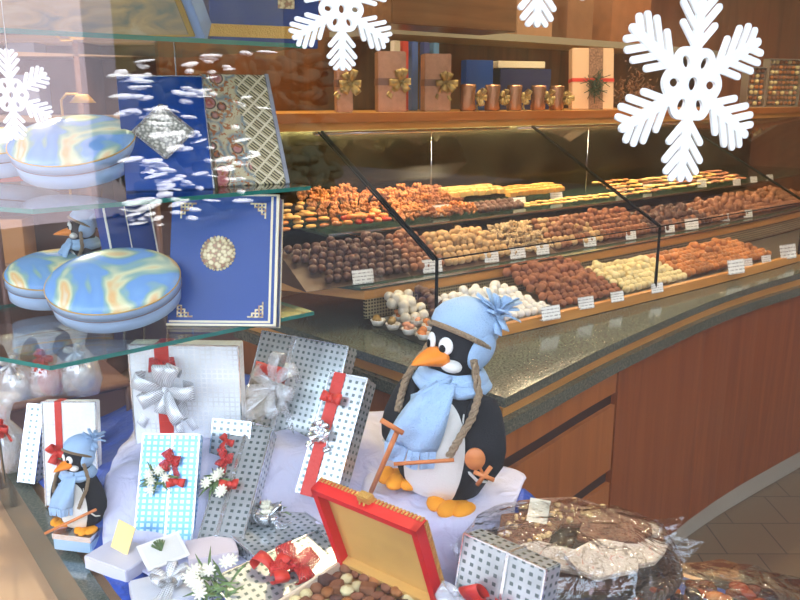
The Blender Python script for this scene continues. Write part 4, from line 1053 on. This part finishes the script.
    o = obj('scarf_end', bm, M['fleece'], sc); m = o.modifiers.new('t', 'SOLIDIFY'); m.thickness = .004
    bm = bmesh.new(); rows = []
    for i in range(9):
        t = i/8; rows.append([bm.verts.new((-.075+.10*t+.0*j, -.088-.028*math.sin(t*PI)-.006*math.cos(j), .25+.07*t+(j-2)*.011)) for j in range(5)])
    for a, b in zip(rows, rows[1:]):
        for j in range(4): bm.faces.new((a[j], a[j+1], b[j+1], b[j])).smooth = True
    o = obj('scarf_wrap', bm, M['fleece'], sc); m = o.modifiers.new('t', 'SOLIDIFY'); m.thickness = .005
    # flippers
    def flipper(sx, Mf):
        bm = bmesh.new(); vs = lathe(bm, [(0, -.19), (.022, -.185), (.042, -.16), (.052, -.12), (.052, -.07), (.044, -.02), (.03, .012), (0, .025)], 24, sy=.34)
        bmesh.ops.transform(bm, matrix=Mf, verts=bm.verts); f = obj('flipper', bm, M['felt'], r)
        bm = bmesh.new(); prof = [(0, -.193), (.024, -.187), (.046, -.16), (.056, -.12), (.056, -.07), (.047, -.02)]
        pts = [Mf @ Vector((-sx*a, -.004, b)) for a, b in prof]; tube(bm, pts, [.003, .004, .004, .004, .004, .002], 6)
        obj('white_trim', bm, M['wfelt'], f)
    flipper(1, T(.096, -.045, .275) @ RZ(28) @ RY(-8) @ RX(-6))
    flipper(-1, T(-.100, -.03, .275) @ RZ(-40) @ RY(20) @ RX(-8) @ SC(.96))
    # feet
    for sx in (-1, 1):
        bm = bmesh.new()
        for k in (-1, 0, 1):
            ball(bm, T(sx*.058+k*.036, -.108+abs(k)*.016, .016) @ RZ(k*-16) @ SC(.024, .040, .017), 14, 10)
        ball(bm, T(sx*.06, -.075, .013) @ SC(.045, .045, .013), 14, 10)
        if sx < 0: bmesh.ops.transform(bm, matrix=T(-.035, .03, .018), verts=bm.verts)
        obj('foot', bm, M['orange'], r)
    if skis:
        bm = bmesh.new(); tube(bm, [(-.13, -.16, .02), (.16, -.14, .17)], .008, 8); obj('ski', bm, M['stick'], r)
    return r
pen = build_penguin(T(PX-.014, PY, .703) @ RY(5) @ RZ(-24) @ SC(.872), 'large felt penguin with a pale blue fleece hat and scarf, standing on lavender cloth')
# its wooden ski pole and disc
pm = T(PX, PY, .703) @ RZ(-24)
r = root('ski_pole', 'orange wooden ski pole with a crossbar handle, leaning left of the penguin', 'ski pole', T(*P(371, 492, .72)))
a_ = Vector((0, 0, 0)); b_ = P(397, 432, Y=1.50)-P(371, 492, .72)
bm = bmesh.new(); tube(bm, [a_, b_], .0055, 8); obj('shaft', bm, M['stick'], r)
bm = bmesh.new(); h0 = P(381, 420, Y=1.49)-P(371, 492, .72); h1 = P(403, 433, Y=1.49)-P(371, 492, .72); tube(bm, [h0, h1], .0055, 8); obj('handle', bm, M['stick'], r)
qd = P(475, 459, Y=1.49)
r = root('ski_pole', 'wooden ski pole end with a disc and crossed sticks at the right flipper', 'ski pole', T(*qd))
bm = bmesh.new(); vs = lathe(bm, [(0, -.004), (.020, -.004), (.021, 0), (.020, .004), (0, .004)], 28, M=RZ(-5) @ RX(90), sy=1.15); obj('disc', bm, M['stick'], r)
c_ = P(484, 476, Y=1.485)-qd
for dx, dz, L in ((.55, .83, .024), (.9, -.4, .022)):
    bm = bmesh.new(); d = Vector((dx, 0, dz)).normalized()*L; tube(bm, [c_-d, c_+d], [.005, .005], 8); obj('stick', bm, M['stick'], r)
bm = bmesh.new(); tube(bm, [c_*.2+Vector((0, .003, 0)), c_+Vector((0, .003, 0))], .003, 6); obj('stick', bm, M['stick'], r)
r = root('toy_ski', 'orange wooden ski lying across the penguin belly under the scarf fringe', 'toy ski', T(*P(394, 464, Y=1.49)))
bm = bmesh.new(); tube(bm, [(0, 0, 0), P(454, 460, Y=1.475)-P(394, 464, Y=1.49)], .0042, 8); obj('ski_board', bm, M['stick'], r)
# small penguins
q = P(84, 522, .655)
build_penguin(T(q.x, q.y, .652) @ RZ(-8) @ SC(.40), 'small penguin with an orange ski, standing on a small silver box at the left', skis=True)
q2 = P(84, 522, .655)
r = root('small_gift_box', 'small pale silver box under the little penguin on the blue cloth', 'gift box', T(q2.x, q2.y-.005, .612) @ RZ(-12))
bm = bmesh.new(); box(bm, -.045, .045, -.045, .045, 0, .038, bev=.002); obj('wrapped_box', bm, plain('ice_blue_foil', rgb(170, 205, 235), .3, .4), r)
bm = bmesh.new(); box(bm, -.0455, .0455, -.0455, .0455, .026, .0385); obj('lid', bm, M['foil'], r)
q = V3(sh(.255, .475), 1.058)
build_penguin(T(q.x, q.y, 1.058) @ RZ(-40) @ SC(.47), 'small penguin with a pale blue hat behind the oval tin on the lowest glass shelf')

# ---------------------------------------------------------------- open red chocolate box
HL = P(345, 557, .665); HR = P(446, 604, .665); hx = (HR-HL); W_ = hx.length; hx.normalize(); hy = Vector((-hx.y, hx.x, 0))
if hy.y < 0: hy = -hy
BM_ = Matrix(((hx.x, hy.x, 0, HL.x), (hx.y, hy.y, 0, HL.y), (0, 0, 1, .622), (0, 0, 0, 1)))
r = root('open_chocolate_box', 'open red leather box with gold lining, filled with assorted chocolates', 'chocolate box', BM_)
D_ = .20
bm = bmesh.new(); box(bm, 0, W_, -D_, 0, 0, .006)
for a in ((0, W_, -D_, -D_+.006), (0, W_, -.012, 0), (0, .006, -D_, 0), (W_-.006, W_, -D_, 0)): box(bm, *a, 0, .043)
obj('base_tray', bm, plain('ivory_rim', rgb(226, 208, 184), .5), r)
bm = bmesh.new(); box(bm, .006, W_-.006, -D_+.006, -.006, .006, .022); obj('liner', bm, M['goldp'], r)
tilt = BM_.inverted() @ P(322, 476, Y=HL.y-.045)
ang = math.degrees(math.atan2(-(tilt.y), tilt.z-.043)); LH = .205
LM = T(0, 0, .044) @ RX(20)
bm = bmesh.new(); box(bm, 0, W_, -.0, .008, 0, LH)
for a in ((0, .013, 0, LH), (W_-.013, W_, 0, LH), (0, W_, LH-.013, LH)): box(bm, a[0], a[1], -.022, .001, a[2], a[3])
ld = obj('lid', bm, M['redlid'], r, LM)
bm = bmesh.new(); box(bm, .013, W_-.013, -.002, 0, .0, LH-.013); box(bm, .013, W_-.013, -.02, 0, 0, .01); obj('lid_lining', bm, M['goldp'], ld)
bm = bmesh.new(); n = 30
for k in range(n): box(bm, W_*k/n, W_*(k+.55)/n, .0, .0105, LH-.004, LH+.0015); box(bm, W_-.004, W_+.0015, .0, .0105, LH*k/n, LH*(k+.55)/n)
obj('gold_braid', bm, M['gold'], ld, label='gold patterned edge')
bm = bmesh.new(); box(bm, W_*.42, W_*.54, -.008, .010, LH-.002, LH+.012, bev=.002); tube(bm, [(W_*.46, -.01, LH+.004), (W_*.46, -.016, LH-.008), (W_*.5, -.016, LH-.008), (W_*.5, -.01, LH+.004)], .002, 6); obj('clasp', bm, M['gold'], ld)
kinds = [('praline', 'milk'), ('slice', 'dark'), ('bar', 'milk'), ('cup', 'cocoa'), ('praline', 'cream'), ('slice', 'cocoa'), ('bar', 'dark'), ('ball', 'nut'), ('cup', 'cream')]
nmk = {'praline': 'domed', 'slice': 'oval', 'bar': 'square', 'cup': 'pointed', 'ball': 'round'}; cmk = {'milk': 'milk chocolate', 'dark': 'dark chocolate', 'cocoa': 'reddish brown', 'cream': 'cream coloured', 'nut': 'caramel coloured'}
for i in range(9):
    for j in range(7):
        kd, mt = kinds[(i*5+j*3+random.randrange(3)) % len(kinds)]
        lb = '%s %s praline in the open red box' % (nmk[kd], cmk[mt])
        o = sweet('praline', kd, mt, (0, 0, 0), .013, lb, lb+'es')
        o.matrix_world = BM_ @ T(.018+i*(W_-.036)/8+random.uniform(-.002, .002), -.018-j*(D_-.036)/6+random.uniform(-.002, .002), .032+random.uniform(0, .006)) @ RZ(random.random()*360) @ RX(random.uniform(-14, 14)) @ SC(.0142, .0125, .0105)

# ---------------------------------------------------------------- chocolate bark tray
tc = Vector((.325, 1.375)); tz = .695
r = root('wicker_tray', 'oval dark wicker tray holding chocolate bark, right of the penguin', 'tray', T(tc.x, tc.y, .62))
ra, rb = .205, .15
bm = bmesh.new(); lathe(bm, [(0, .0), (ra*.9, 0), (ra*.97, .04), (ra*.99, .06), (ra*.95, .058), (ra*.92, .02), (0, .018)], 56, sy=rb/ra); obj('basin', bm, M['wicker'], r)
bm = bmesh.new()
for st in range(3):
    pts = []
    for k in range(181):
        a = 2*PI*k/180; ph = a*22+st*2*PI/3; rr = ra+.006*math.cos(ph); pts.append((rr*math.cos(a), rr*rb/ra*math.sin(a), .062+.006*math.sin(ph)))
    tube(bm, pts, .0045, 6, cap=False)
obj('braided_rim', bm, M['wicker'], r)
def bark(px, py, sx, sy, rz, rx, mat, label, seed, z=.70, fleck=None):
    sx *= 1.15; sy *= 1.2; q = P(px, py, z); rnd = random.Random(seed); bm = bmesh.new(); n = 10; pts = []
    for k in range(n):
        a = 2*PI*(k+rnd.uniform(-.3, .3))/n; rr = rnd.uniform(.78, 1.22); pts.append((sx*rr*math.cos(a), sy*rr*math.sin(a)))
    prism(bm, pts, -.006, .006); bmesh.ops.bevel(bm, geom=bm.edges[:], offset=.002, segments=2, affect='EDGES')
    o_ = root('chocolate_bark', label, 'chocolate', T(q.x, q.y, z) @ RZ(rz) @ RX(rx)); obj('bark_slab', bm, mat, o_)
    if fleck:
        bm = bmesh.new()
        for k in range(fleck[1]):
            a = rnd.uniform(0, 2*PI); rr = rnd.random()**.5*.82; lathe(bm, [(0, .004), (.0065, .003), (.007, -.002), (.0045, -.004)], 10, M=T(sx*rr*math.cos(a), sy*rr*math.sin(a), .0075) @ RX(rnd.uniform(-25, 25)) @ SC(rnd.uniform(.5, 1)))
        obj('hazelnuts', bm, fleck[0], o_, kind='stuff')
    return o_
bm_milk = (lambda s: (s.base(s.ramp(s.noise(s.coord(), 60, 5, 1), [(.3, rgb(92, 56, 42)), (.7, rgb(146, 98, 76))]), .35), s.bump(s.noise(s.coord(), 90, 4), .8, .01), s.m)[-1])(NT('milk_bark'))
bm_white = (lambda s: (s.base(s.ramp(s.noise(s.coord(), 80, 5, 1), [(.32, rgb(150, 132, 118)), (.45, rgb(208, 190, 170)), (.62, rgb(222, 206, 188)), (.72, rgb(200, 130, 110))]), .4), s.bump(s.noise(s.coord(), 90, 4), .8, .01), s.m)[-1])(NT('white_bark'))
hz = plain('hazelnut_cut', rgb(214, 180, 130), .6, var=.3, nscale=200)
bark(525, 531, .062, .042, 20, 14, bm_milk, 'milk chocolate bark with hazelnuts at the left of the wicker tray', 1, .705, (hz, 26))
bark(565, 512, .10, .032, -6, 18, bm_milk, 'hazelnut chocolate bark lying along the back of the wicker tray', 2, .70, (hz, 34))
bark(612, 530, .072, .034, 14, 14, bm_milk, 'smooth milk chocolate bark at the right, above the white pieces', 3, .72)
bark(560, 558, .085, .022, -22, 22, bm_white, 'long pale fruit bark sloping down at the left front of the tray', 4, .70)
bark(600, 561, .06, .035, 10, 18, bm_white, 'pale speckled fruit bark at the front centre of the tray', 5, .71)
bark(640, 552, .05, .028, 16, 14, bm_white, 'pale speckled fruit bark at the right front of the tray', 6, .70)
bark(586, 583, .09, .022, 4, 10, SM['dark'], 'dark chocolate bark half hidden under the pale pieces', 7, .67)
bark(632, 528, .045, .022, -10, 8, bm_white, 'greyish bark piece at the right rear of the wicker tray', 8, .69)
Mx, w, h = slabM(P(528, 521, Y=1.455), P(545, 524, Y=1.455), P(533, 494, Y=1.47)); bm = bmesh.new(); box(bm, -.021, .021, -.001, .001, 0, .047)
obj('price_card', bm, plain('cream_price_card', rgb(240, 228, 200), .6), label='cream price card standing in the hazelnut bark on the wicker tray', cat='price card', M=Mx)
# film over the tray
bm = bmesh.new(); vs = lathe(bm, [(ra*1.06, 0), (ra*1.04, .02), (ra*.92, .055), (ra*.6, .075), (ra*.25, .08), (0, .082)], 48, sy=rb/ra)
for v in vs:
    p = v.co; v.co = p+Vector((noise.noise(p*20), noise.noise(p*20+Vector((5, 0, 0))), noise.noise(p*24+Vector((0, 9, 0)))))*.014
for f in bm.faces: f.smooth = False
# two crisp film corners
for (x0, y0, x1, y1) in ((.20, .02, .245, .075), (.21, -.03, .25, -.02), (-.2, -.05, -.235, -.03)):
    bm.faces.new([bm.verts.new(v) for v in ((x0, y0, .01), (x1, y1, .05), (x0*.85, y0+.05, .045))])
o = obj('cellophane_wrap', bm, M['cello'], label='crinkled clear cellophane stretched over the chocolate bark tray', cat='film', M=T(tc.x, tc.y, .69)); m = o.modifiers.new('t', 'SOLIDIFY'); m.thickness = .0005
# caramelised sweets at the bottom right
cm = (lambda s: (s.base(s.ramp(s.n('ShaderNodeObjectInfo').outputs['Random'], [(.0, rgb(150, 58, 26)), (.3, rgb(186, 96, 44)), (.5, rgb(100, 42, 22)), (.8, rgb(48, 28, 34))], 'CONSTANT'), .15), s.m)[1])(NT('glazed_fruit')); SM['glaze'] = cm
rt = root('sweet_tray', 'dark tray of glazed orange fruit in the bottom right corner', 'tray', T(.60, 1.27, .59)); bm = bmesh.new(); lathe(bm, [(0, 0), (.20, 0), (.215, .02), (.205, .02), (.19, .008), (0, .008)], 40, sy=.75); obj('basin', bm, M['wicker'], rt)
for k in range(75):
    a = random.uniform(0, 2*PI); rr = random.random()**.5*.18; x = .60+rr*math.cos(a); y = 1.27+rr*.72*math.sin(a)
    sweet('glazed_fruit', random.choice(['slice', 'ball', 'slice']), 'glaze', (x, y, .615+.035*(1-(rr/.19)**2)*random.random()+.01), .020, 'shiny orange brown glazed fruit under film in the bottom right corner', 'glazed fruit in the bottom right tray', .8, 'candied fruit', rx=random.uniform(-.5, .5))
bm = bmesh.new(); vs = lathe(bm, [(.225, -.01), (.20, .035), (.12, .055), (0, .06)], 36, sy=.75)
for v in vs: p = v.co; v.co = p+Vector((noise.noise(p*19), noise.noise(p*19+Vector((5, 0, 0))), noise.noise(p*22)))*.016
o = obj('cellophane_wrap', bm, M['cello'], label='clear film over the glazed fruit in the bottom right corner', cat='film', M=T(.60, 1.27, .625)); m = o.modifiers.new('t', 'SOLIDIFY'); m.thickness = .0005

# ---------------------------------------------------------------- left background: rail and film wrapped bags
ra_, rb_ = P(-20, 414, Y=1.98), P(128, 384, Y=2.25)
ra_.z -= 0; bm = bmesh.new(); tube(bm, [ra_, rb_], .013, 4); tube(bm, [Vector((ra_.x, ra_.y, .46)), ra_], .012, 6); tube(bm, [Vector((rb_.x, rb_.y, .6)), rb_], .012, 6)
obj('display_rail', bm, M['rail'], label='taupe rail crossing behind the white silver box at the left', cat='rail')
for i, (px, py, hh, mt, lb) in enumerate(((20, 392, .20, 'foil', 'film wrapped silver bag at the far left above the taupe rail'), (52, 385, .19, 'red', 'film wrapped bag with a red centre above the taupe rail'), (84, 380, .20, 'foil', 'film wrapped silver bag just left of the large bright silver box'), (10, 455, .20, 'wicker', 'brown film wrapped bag below the taupe rail at the left edge'))):
    c = P(px, py+6, Y=2.14 if i < 3 else 1.95); r = root('film_gift_bag', lb, 'gift bag', T(c.x, c.y, c.z-.02))
    bm = bmesh.new(); vs = lathe(bm, [(0, 0), (.05, .0), (.058, .04), (.045, .10), (.012, .135), (.03, .18), (.05, hh)], 18, sy=.7)
    for v in vs: v.co += Vector((noise.noise(v.co*30), noise.noise(v.co*30+Vector((3, 0, 0))), 0))*.014
    o = obj('film', bm, M['clear'], r); m = o.modifiers.new('t', 'SOLIDIFY'); m.thickness = .0006
    bm = bmesh.new(); ball(bm, T(0, 0, .05) @ SC(.036, .028, .045), 14, 10); obj('contents', bm, M[mt], r)
    bm = bow_bm(.03, .014, 5, 70+i, 2); obj('bow', bm, M['red' if i % 2 else 'silverrib'], r, T(0, -.03, .13))
for i, (px, z, w, h) in enumerate(()): pass
r, w, h = silver_box('tall narrow dotted silver box leaning at the far left under the taupe rail', P(18, 482, .61), P(34, 484, .61), P(32, 404, Y=1.92), .06, 'dot')
# back ledge that carries the bags
bm = bmesh.new(); A = P(-60, 410, Y=2.05); B = P(128, 384, Y=2.36); n_ = Vector((-(B-A).y, (B-A).x, 0)).normalized()
zt_ = P(20, 398, Y=2.14).z-.02
prism(bm, [((A-n_*.02).x, (A-n_*.02).y), ((B-n_*.02).x, (B-n_*.02).y), ((B+n_*.3).x, (B+n_*.3).y), ((A+n_*.3).x, (A+n_*.3).y)], .46, zt_-.001)
obj('display_ledge', bm, M['rail'], label='brown ledge behind the taupe rail carrying the film wrapped bags', cat='ledge')
# dim wooden cabinet far behind the left shelves
r = root('open_cabinet', 'dim brown cabinet with open shelves far behind the glass shelves at the left', 'cabinet', T(-2.2, 4.6, -.12))
cw = plain('dim_wood', rgb(122, 92, 84), .6, var=.15, nscale=6)
bm = bmesh.new(); box(bm, -1.3, 1.3, .3, .34, 0, 2.4); obj('back', bm, cw, r)
for z in (.7, 1.15, 1.55, 1.9): bm = bmesh.new(); box(bm, -1.3, 1.3, -.05, .3, z, z+.035); obj('shelf', bm, plain('dim_shelf', rgb(150, 128, 116), .6), r)
for x in (-1.3, -.42, .42, 1.27): bm = bmesh.new(); box(bm, x, x+.03, -.05, .3, 0, 2.4); obj('divider', bm, cw, r)
for i, (x, z, w, h, c, lb) in enumerate(((-.95, .735, .22, .3, (150, 70, 60), 'reddish box on the lowest open shelf of the dim cabinet, left bay'), (-.1, .735, .2, .26, (190, 150, 110), 'tan box on the lowest open shelf of the dim cabinet, middle bay'), (-.9, 1.185, .25, .22, (180, 150, 130), 'beige box on the second shelf of the dim cabinet, left bay'), (.0, 1.185, .3, .25, (140, 80, 70), 'brick coloured box on the second shelf of the dim cabinet, middle bay'), (-.7, 1.585, .2, .25, (210, 140, 90), 'orange box on the third shelf of the dim cabinet, left bay'), (.75, 1.185, .24, .28, (200, 190, 170), 'ivory box on the second shelf of the dim cabinet, right bay'), (.1, 1.585, .16, .22, (120, 130, 170), 'slate blue box on the third shelf of the dim cabinet'))):
    bm = bmesh.new(); box(bm, -w/2, w/2, -.08, .08, 0, h, bev=.004); o = obj('gift_box', bm, plain('far_box_%d' % i, rgb(*c), .5), label=lb, cat='gift box'); o.matrix_world = T(-2.2+x, 4.7, z-.119)
# little brass table lamp
q = P(64, 128, Y=2.9); r = root('table_lamp', 'thin brass lamp seen dimly above the upper oval tin', 'lamp', T(q.x, q.y, 1.37))
bm = bmesh.new(); lathe(bm, [(0, 0), (.04, 0), (.04, .008), (.008, .015), (0, .015)], 20); obj('foot', bm, M['gold'], r)
bm = bmesh.new(); tube(bm, [(0, 0, .01), (0, 0, .18), (.02, 0, .2), (.06, 0, .2)], .005, 6); obj('stem', bm, M['gold'], r)
bm = bmesh.new(); lathe(bm, [(.02, .03), (.045, 0), (.043, 0), (.018, .03)], 20, M=T(.075, 0, .17)); obj('shade', bm, M['gold'], r)
bm = bmesh.new(); box(bm, -.35, .3, -.15, .15, -.03, 0); o = obj('side_shelf', bm, M['rail'], label='brown side shelf under the thin brass lamp', cat='shelf'); o.matrix_world = T(q.x, q.y, 1.37)
bm = bmesh.new(); 
for x in (-.33, .28): tube(bm, [(x, .1, -1.49), (x, .1, -.03)], .012, 6)
o2 = obj('bracket', bm, M['rail'], o); 

# ---------------------------------------------------------------- snowflakes on the pane
def snowflake(R, th=.004):
    bm = bmesh.new(); cx = []
    def cap(a, b, w, w2=None, off=.0002):
        w2 = w2 or w; a = Vector(a); b = Vector(b); d = (b-a).normalized(); n = Vector((-d.y, d.x)); pts = []
        for k in range(7): t = PI*k/6; pts.append(b+(n*math.cos(t)+d*math.sin(t))*w2)
        for k in range(7): t = PI*k/6; pts.append(a+(-n*math.cos(t)-d*math.sin(t))*w)
        e_ = off; va = [bm.verts.new((p.x, e_, p.y)) for p in pts]; vb = [bm.verts.new((p.x, th-e_, p.y)) for p in pts]
        bm.faces.new(va); bm.faces.new(vb)
        for i in range(len(pts)): bm.faces.new((va[i], va[(i+1) % len(pts)], vb[(i+1) % len(pts)], vb[i]))
    for k in range(6):
        a = PI/2+k*PI/3; d = Vector((math.cos(a), math.sin(a)))
        cap(d*R*.30, d*R*.92, R*.065, R*.043)
        for j, (t, L) in enumerate(((.34, .30), (.49, .34), (.64, .29), (.79, .18))):
            for s_ in (-1, 1):
                b = a+s_*math.radians(42); e = Vector((math.cos(b), math.sin(b))); cap(d*R*t, d*R*t+e*R*L, R*.036, None, .0005+.0001*s_)
    # pierced hub
    n = 72; outer = [bm.verts.new((R*.36*(1+.06*math.cos(6*(2*PI*k/n)))*math.cos(2*PI*k/n), 0, R*.36*(1+.06*math.cos(6*(2*PI*k/n)))*math.sin(2*PI*k/n))) for k in range(n)]
    loops = [outer]
    for k in range(7):
        if k < 6: a = k*PI/3; c = Vector((math.cos(a), math.sin(a)))*R*.235; rl, rs, ax = R*.062, R*.042, a
        else: c = Vector((0, 0)); rl, rs, ax = R*.065, R*.055, PI/2
        q = []
        for i in range(16):
            t = 2*PI*i/16; u = Vector((math.cos(ax), math.sin(ax)))*rl*math.cos(t)+Vector((-math.sin(ax), math.cos(ax)))*rs*math.sin(t); q.append(bm.verts.new((c.x+u.x, 0, c.y+u.y)))
        loops.append(q)
    es = []
    for L in loops:
        for i in range(len(L)): es.append(bm.edges.new((L[i], L[(i+1) % len(L)])))
    rr = bmesh.ops.triangle_fill(bm, edges=es, use_beauty=True); fs = [f for f in rr['geom'] if isinstance(f, bmesh.types.BMFace)]
    ex = bmesh.ops.extrude_face_region(bm, geom=fs); bmesh.ops.translate(bm, vec=(0, th, 0), verts=[v for v in ex['geom'] if isinstance(v, bmesh.types.BMVert)])
    return bm
snm = plain('white_snowflake', rgb(254, 254, 253), .9)
# pane line: point at photo column/row on the inner side of the glass
def on_pane(px, py):
    d = P(px, py, Y=1.0)-Vector((0, 0, EYE)); n = Vector((-math.sin(math.radians(24)), math.cos(math.radians(24)), 0)); p0 = Vector((.33, .92, 0))+n*.006
    t = (p0-Vector((0, 0, EYE))).dot(n)/d.dot(n); return Vector((0, 0, EYE))+d*t
for (px, py, R_, rot, lb) in ((693, 84, .113, 3, 'large white snowflake with six branched arms, at the upper right'), (342, 9, .055, 0, 'smaller white snowflake cut by the top edge, left of centre'), (541, -60, .084, 0, 'snowflake of which only one short arm tip shows at the top edge')):
    q = on_pane(px, py); obj('snowflake', snowflake(R_), snm, M=T(*q) @ RZ(24) @ RY(rot), label=lb, cat='snowflake')
q = P(12, 95, Y=1.25); obj('snowflake', snowflake(.07), snm, M=T(*q) @ RZ(50), label='faint snowflake hanging at the left edge above the tins', cat='snowflake')
bm = bmesh.new(); tube(bm, [q+Vector((0, 0, .05)), Vector((q.x, q.y, 3.0))], .0006, 4); obj('snowflake_thread', bm, M['white'], label='thread from which the faint left snowflake hangs', cat='thread')

# ---------------------------------------------------------------- street behind the viewer
struct('ground', box(bmesh.new(), -30, 30, -30, .8, -.2, -.1), plain('street_paving', rgb(66, 64, 64), .8, var=.15, nscale=3))
struct('wall_added_shade', box(bmesh.new(), -9, 12, .35, 7.2, 3.15, 6.3), plain('added_shade_wall', rgb(150, 130, 110), .8))  # unseen block added over the shop to shade the ground outside
def facade(name, x0, x1, y0, y1, h, mat, wins=True):
    struct(name, box(bmesh.new(), x0, x1, y0, y1, -.1, h), mat)
facade('wall_street', -9, 14, -16.5, -16, 8.5, plain('street_facade', rgb(74, 70, 46), .8, var=.6, nscale=.6))
facade('wall_added_skyblock', 14, 14.5, -16, 4, 8.5, plain('added_skyblock_wall', rgb(84, 74, 48), .8, var=.6, nscale=.9))  # side wall added to keep sky out of the window reflection
facade('wall_added_haze', 2.6, 5.05, -10.1, -9.6, 6.5, plain('haze_reflector_pale', rgb(190, 178, 190), .8, var=.1, nscale=.5))  # pale wall added so the window mirrors it as haze
facade('wall_added_haze_edge', 5.05, 5.5, -10.1, -9.6, 6.5, plain('haze_reflector_grey', rgb(126, 122, 132), .8))  # darker strip added to soften the edge of the mirrored haze
hb = bmesh.new()  # dark clumps added as a backdrop for the window reflection
for k in range(420): ball(hb, T(random.uniform(5.45, 8.8), random.uniform(-9.1, -8.6), random.uniform(0, 2.2)) @ RZ(random.random()*360) @ RX(random.random()*90) @ SC(.20, .07, .15), 6, 4)
hg = obj('added_backdrop', hb, plain('dark_reflection_backdrop', rgb(40, 46, 32), .9), label='dark clumps added behind the viewer as a backdrop for the window reflection', cat='added_backdrop')
hb = bmesh.new()  # white flecks added to mirror as bright spots in the shop window
for k in range(240):
    x_ = 4.85+abs(random.gauss(0, .95)); z_ = random.uniform(-.1, 2.3)
    if noise.noise(Vector((x_*1.7, z_*2.6, 3))) < -.05: continue
    ball(hb, T(x_, -8.36+random.uniform(-.1, .1), z_) @ RY(random.uniform(-14, 14)) @ SC(random.uniform(.03, .22), .10, random.uniform(.012, .045)), 8, 5)
obj('white_flecks', hb, plain('reflection_white', rgb(248, 248, 250), .8), hg, label='white flecks added for the bright spots in the window reflection', kind='stuff')
# ---------------------------------------------------------------- lamps
def area(name, loc, rot, sx, sy, power, col, label=None):
    L = bpy.data.lights.new(name, 'AREA'); L.shape = 'RECTANGLE'; L.size = sx; L.size_y = sy; L.energy = power; L.color = col
    o = bpy.data.objects.new(name, L); COL.objects.link(o); o.location = loc; o.rotation_euler = rot
    return o
WARM = (1, .79, .46)
def downlight(x, y, power, label):
    bm = bmesh.new(); lathe(bm, [(.05, 2.985), (.075, 2.985), (.08, 3.0), (.05, 3.0)], 24); obj('ceiling_lamp', bm, M['white'], label=label, cat='lamp', M=T(x, y, 0))
    L = bpy.data.lights.new('lamp_light', 'AREA'); L.shape = 'DISK'; L.size = .09; L.energy = power; L.color = WARM
    o = bpy.data.objects.new('lamp_light', L); COL.objects.link(o); o.location = (x, y, 2.98)
for x, y, p_, lb in ((-.35, 2.5, 12, 'round ceiling lamp above the left end of the display case'), (.45, 3.0, 12, 'round ceiling lamp above the penguin end of the display case'), (1.2, 3.55, 12, 'round ceiling lamp above the middle of the display case'), (2.0, 4.2, 12, 'round ceiling lamp above the far end of the display case'), (1.7, 2.3, 12, 'round ceiling lamp over the shop floor by the counter'), (3.2, 3.2, 12, 'round ceiling lamp over the shop floor to the right'), (-1.9, 3.6, 34, 'round ceiling lamp before the dim cabinet'), (.6, 5.4, 34, 'round ceiling lamp at the rear of the shop')):
    downlight(x, y, p_, lb)
# tube lamps under the wooden top shelf
for i, (a, b) in enumerate(((.0, .9), (.95, 1.9), (1.95, 2.9))):
    q0, q1 = G.off(a, TO+.03), G.off(b, TO+.03); c = (q0+q1)/2; d = q1-q0
    bm = bmesh.new(); tube(bm, [V3(q0, 1.442), V3(q1, 1.442)], .007, 6); kpart('light_tube', bm, M['steel'])
    area('case_light', (c.x, c.y, 1.432), (math.radians(16), 0, math.atan2(d.y, d.x)), d.length, .02, 4.8, (1, .76, .46))
L = bpy.data.lights.new('sun', 'SUN'); L.energy = 15; L.angle = .01; L.color = (1, .95, .88); o = bpy.data.objects.new('sun', L); COL.objects.link(o)
o.rotation_euler = Vector((.25, -1, -.75)).to_track_quat('-Z', 'Y').to_euler()
W = bpy.data.worlds.new('winter_sky'); S.world = W; W.use_nodes = True
bg = W.node_tree.nodes['Background']; bg.inputs[0].default_value = (.74, .85, 1.0, 1); bg.inputs[1].default_value = 3.9
# ---------------------------------------------------------------- camera
cam = bpy.data.cameras.new('camera'); cam.lens = 36; cam.sensor_width = 36; cam.clip_start = .02
co = bpy.data.objects.new('camera', cam); COL.objects.link(co); S.camera = co
co.location = (0, 0, EYE); co.rotation_euler = (math.radians(90)-PITCH, 0, 0)
S.view_settings.view_transform = 'Standard'; S.view_settings.look = 'None'; S.view_settings.gamma = 1; S.view_settings.exposure = 0.75
S.view_settings.use_curve_mapping = False
S.cycles.transparent_max_bounces = 32; S.cycles.max_bounces = 8; S.cycles.sample_clamp_indirect = 6; S.cycles.caustics_reflective = False; S.cycles.caustics_refractive = False
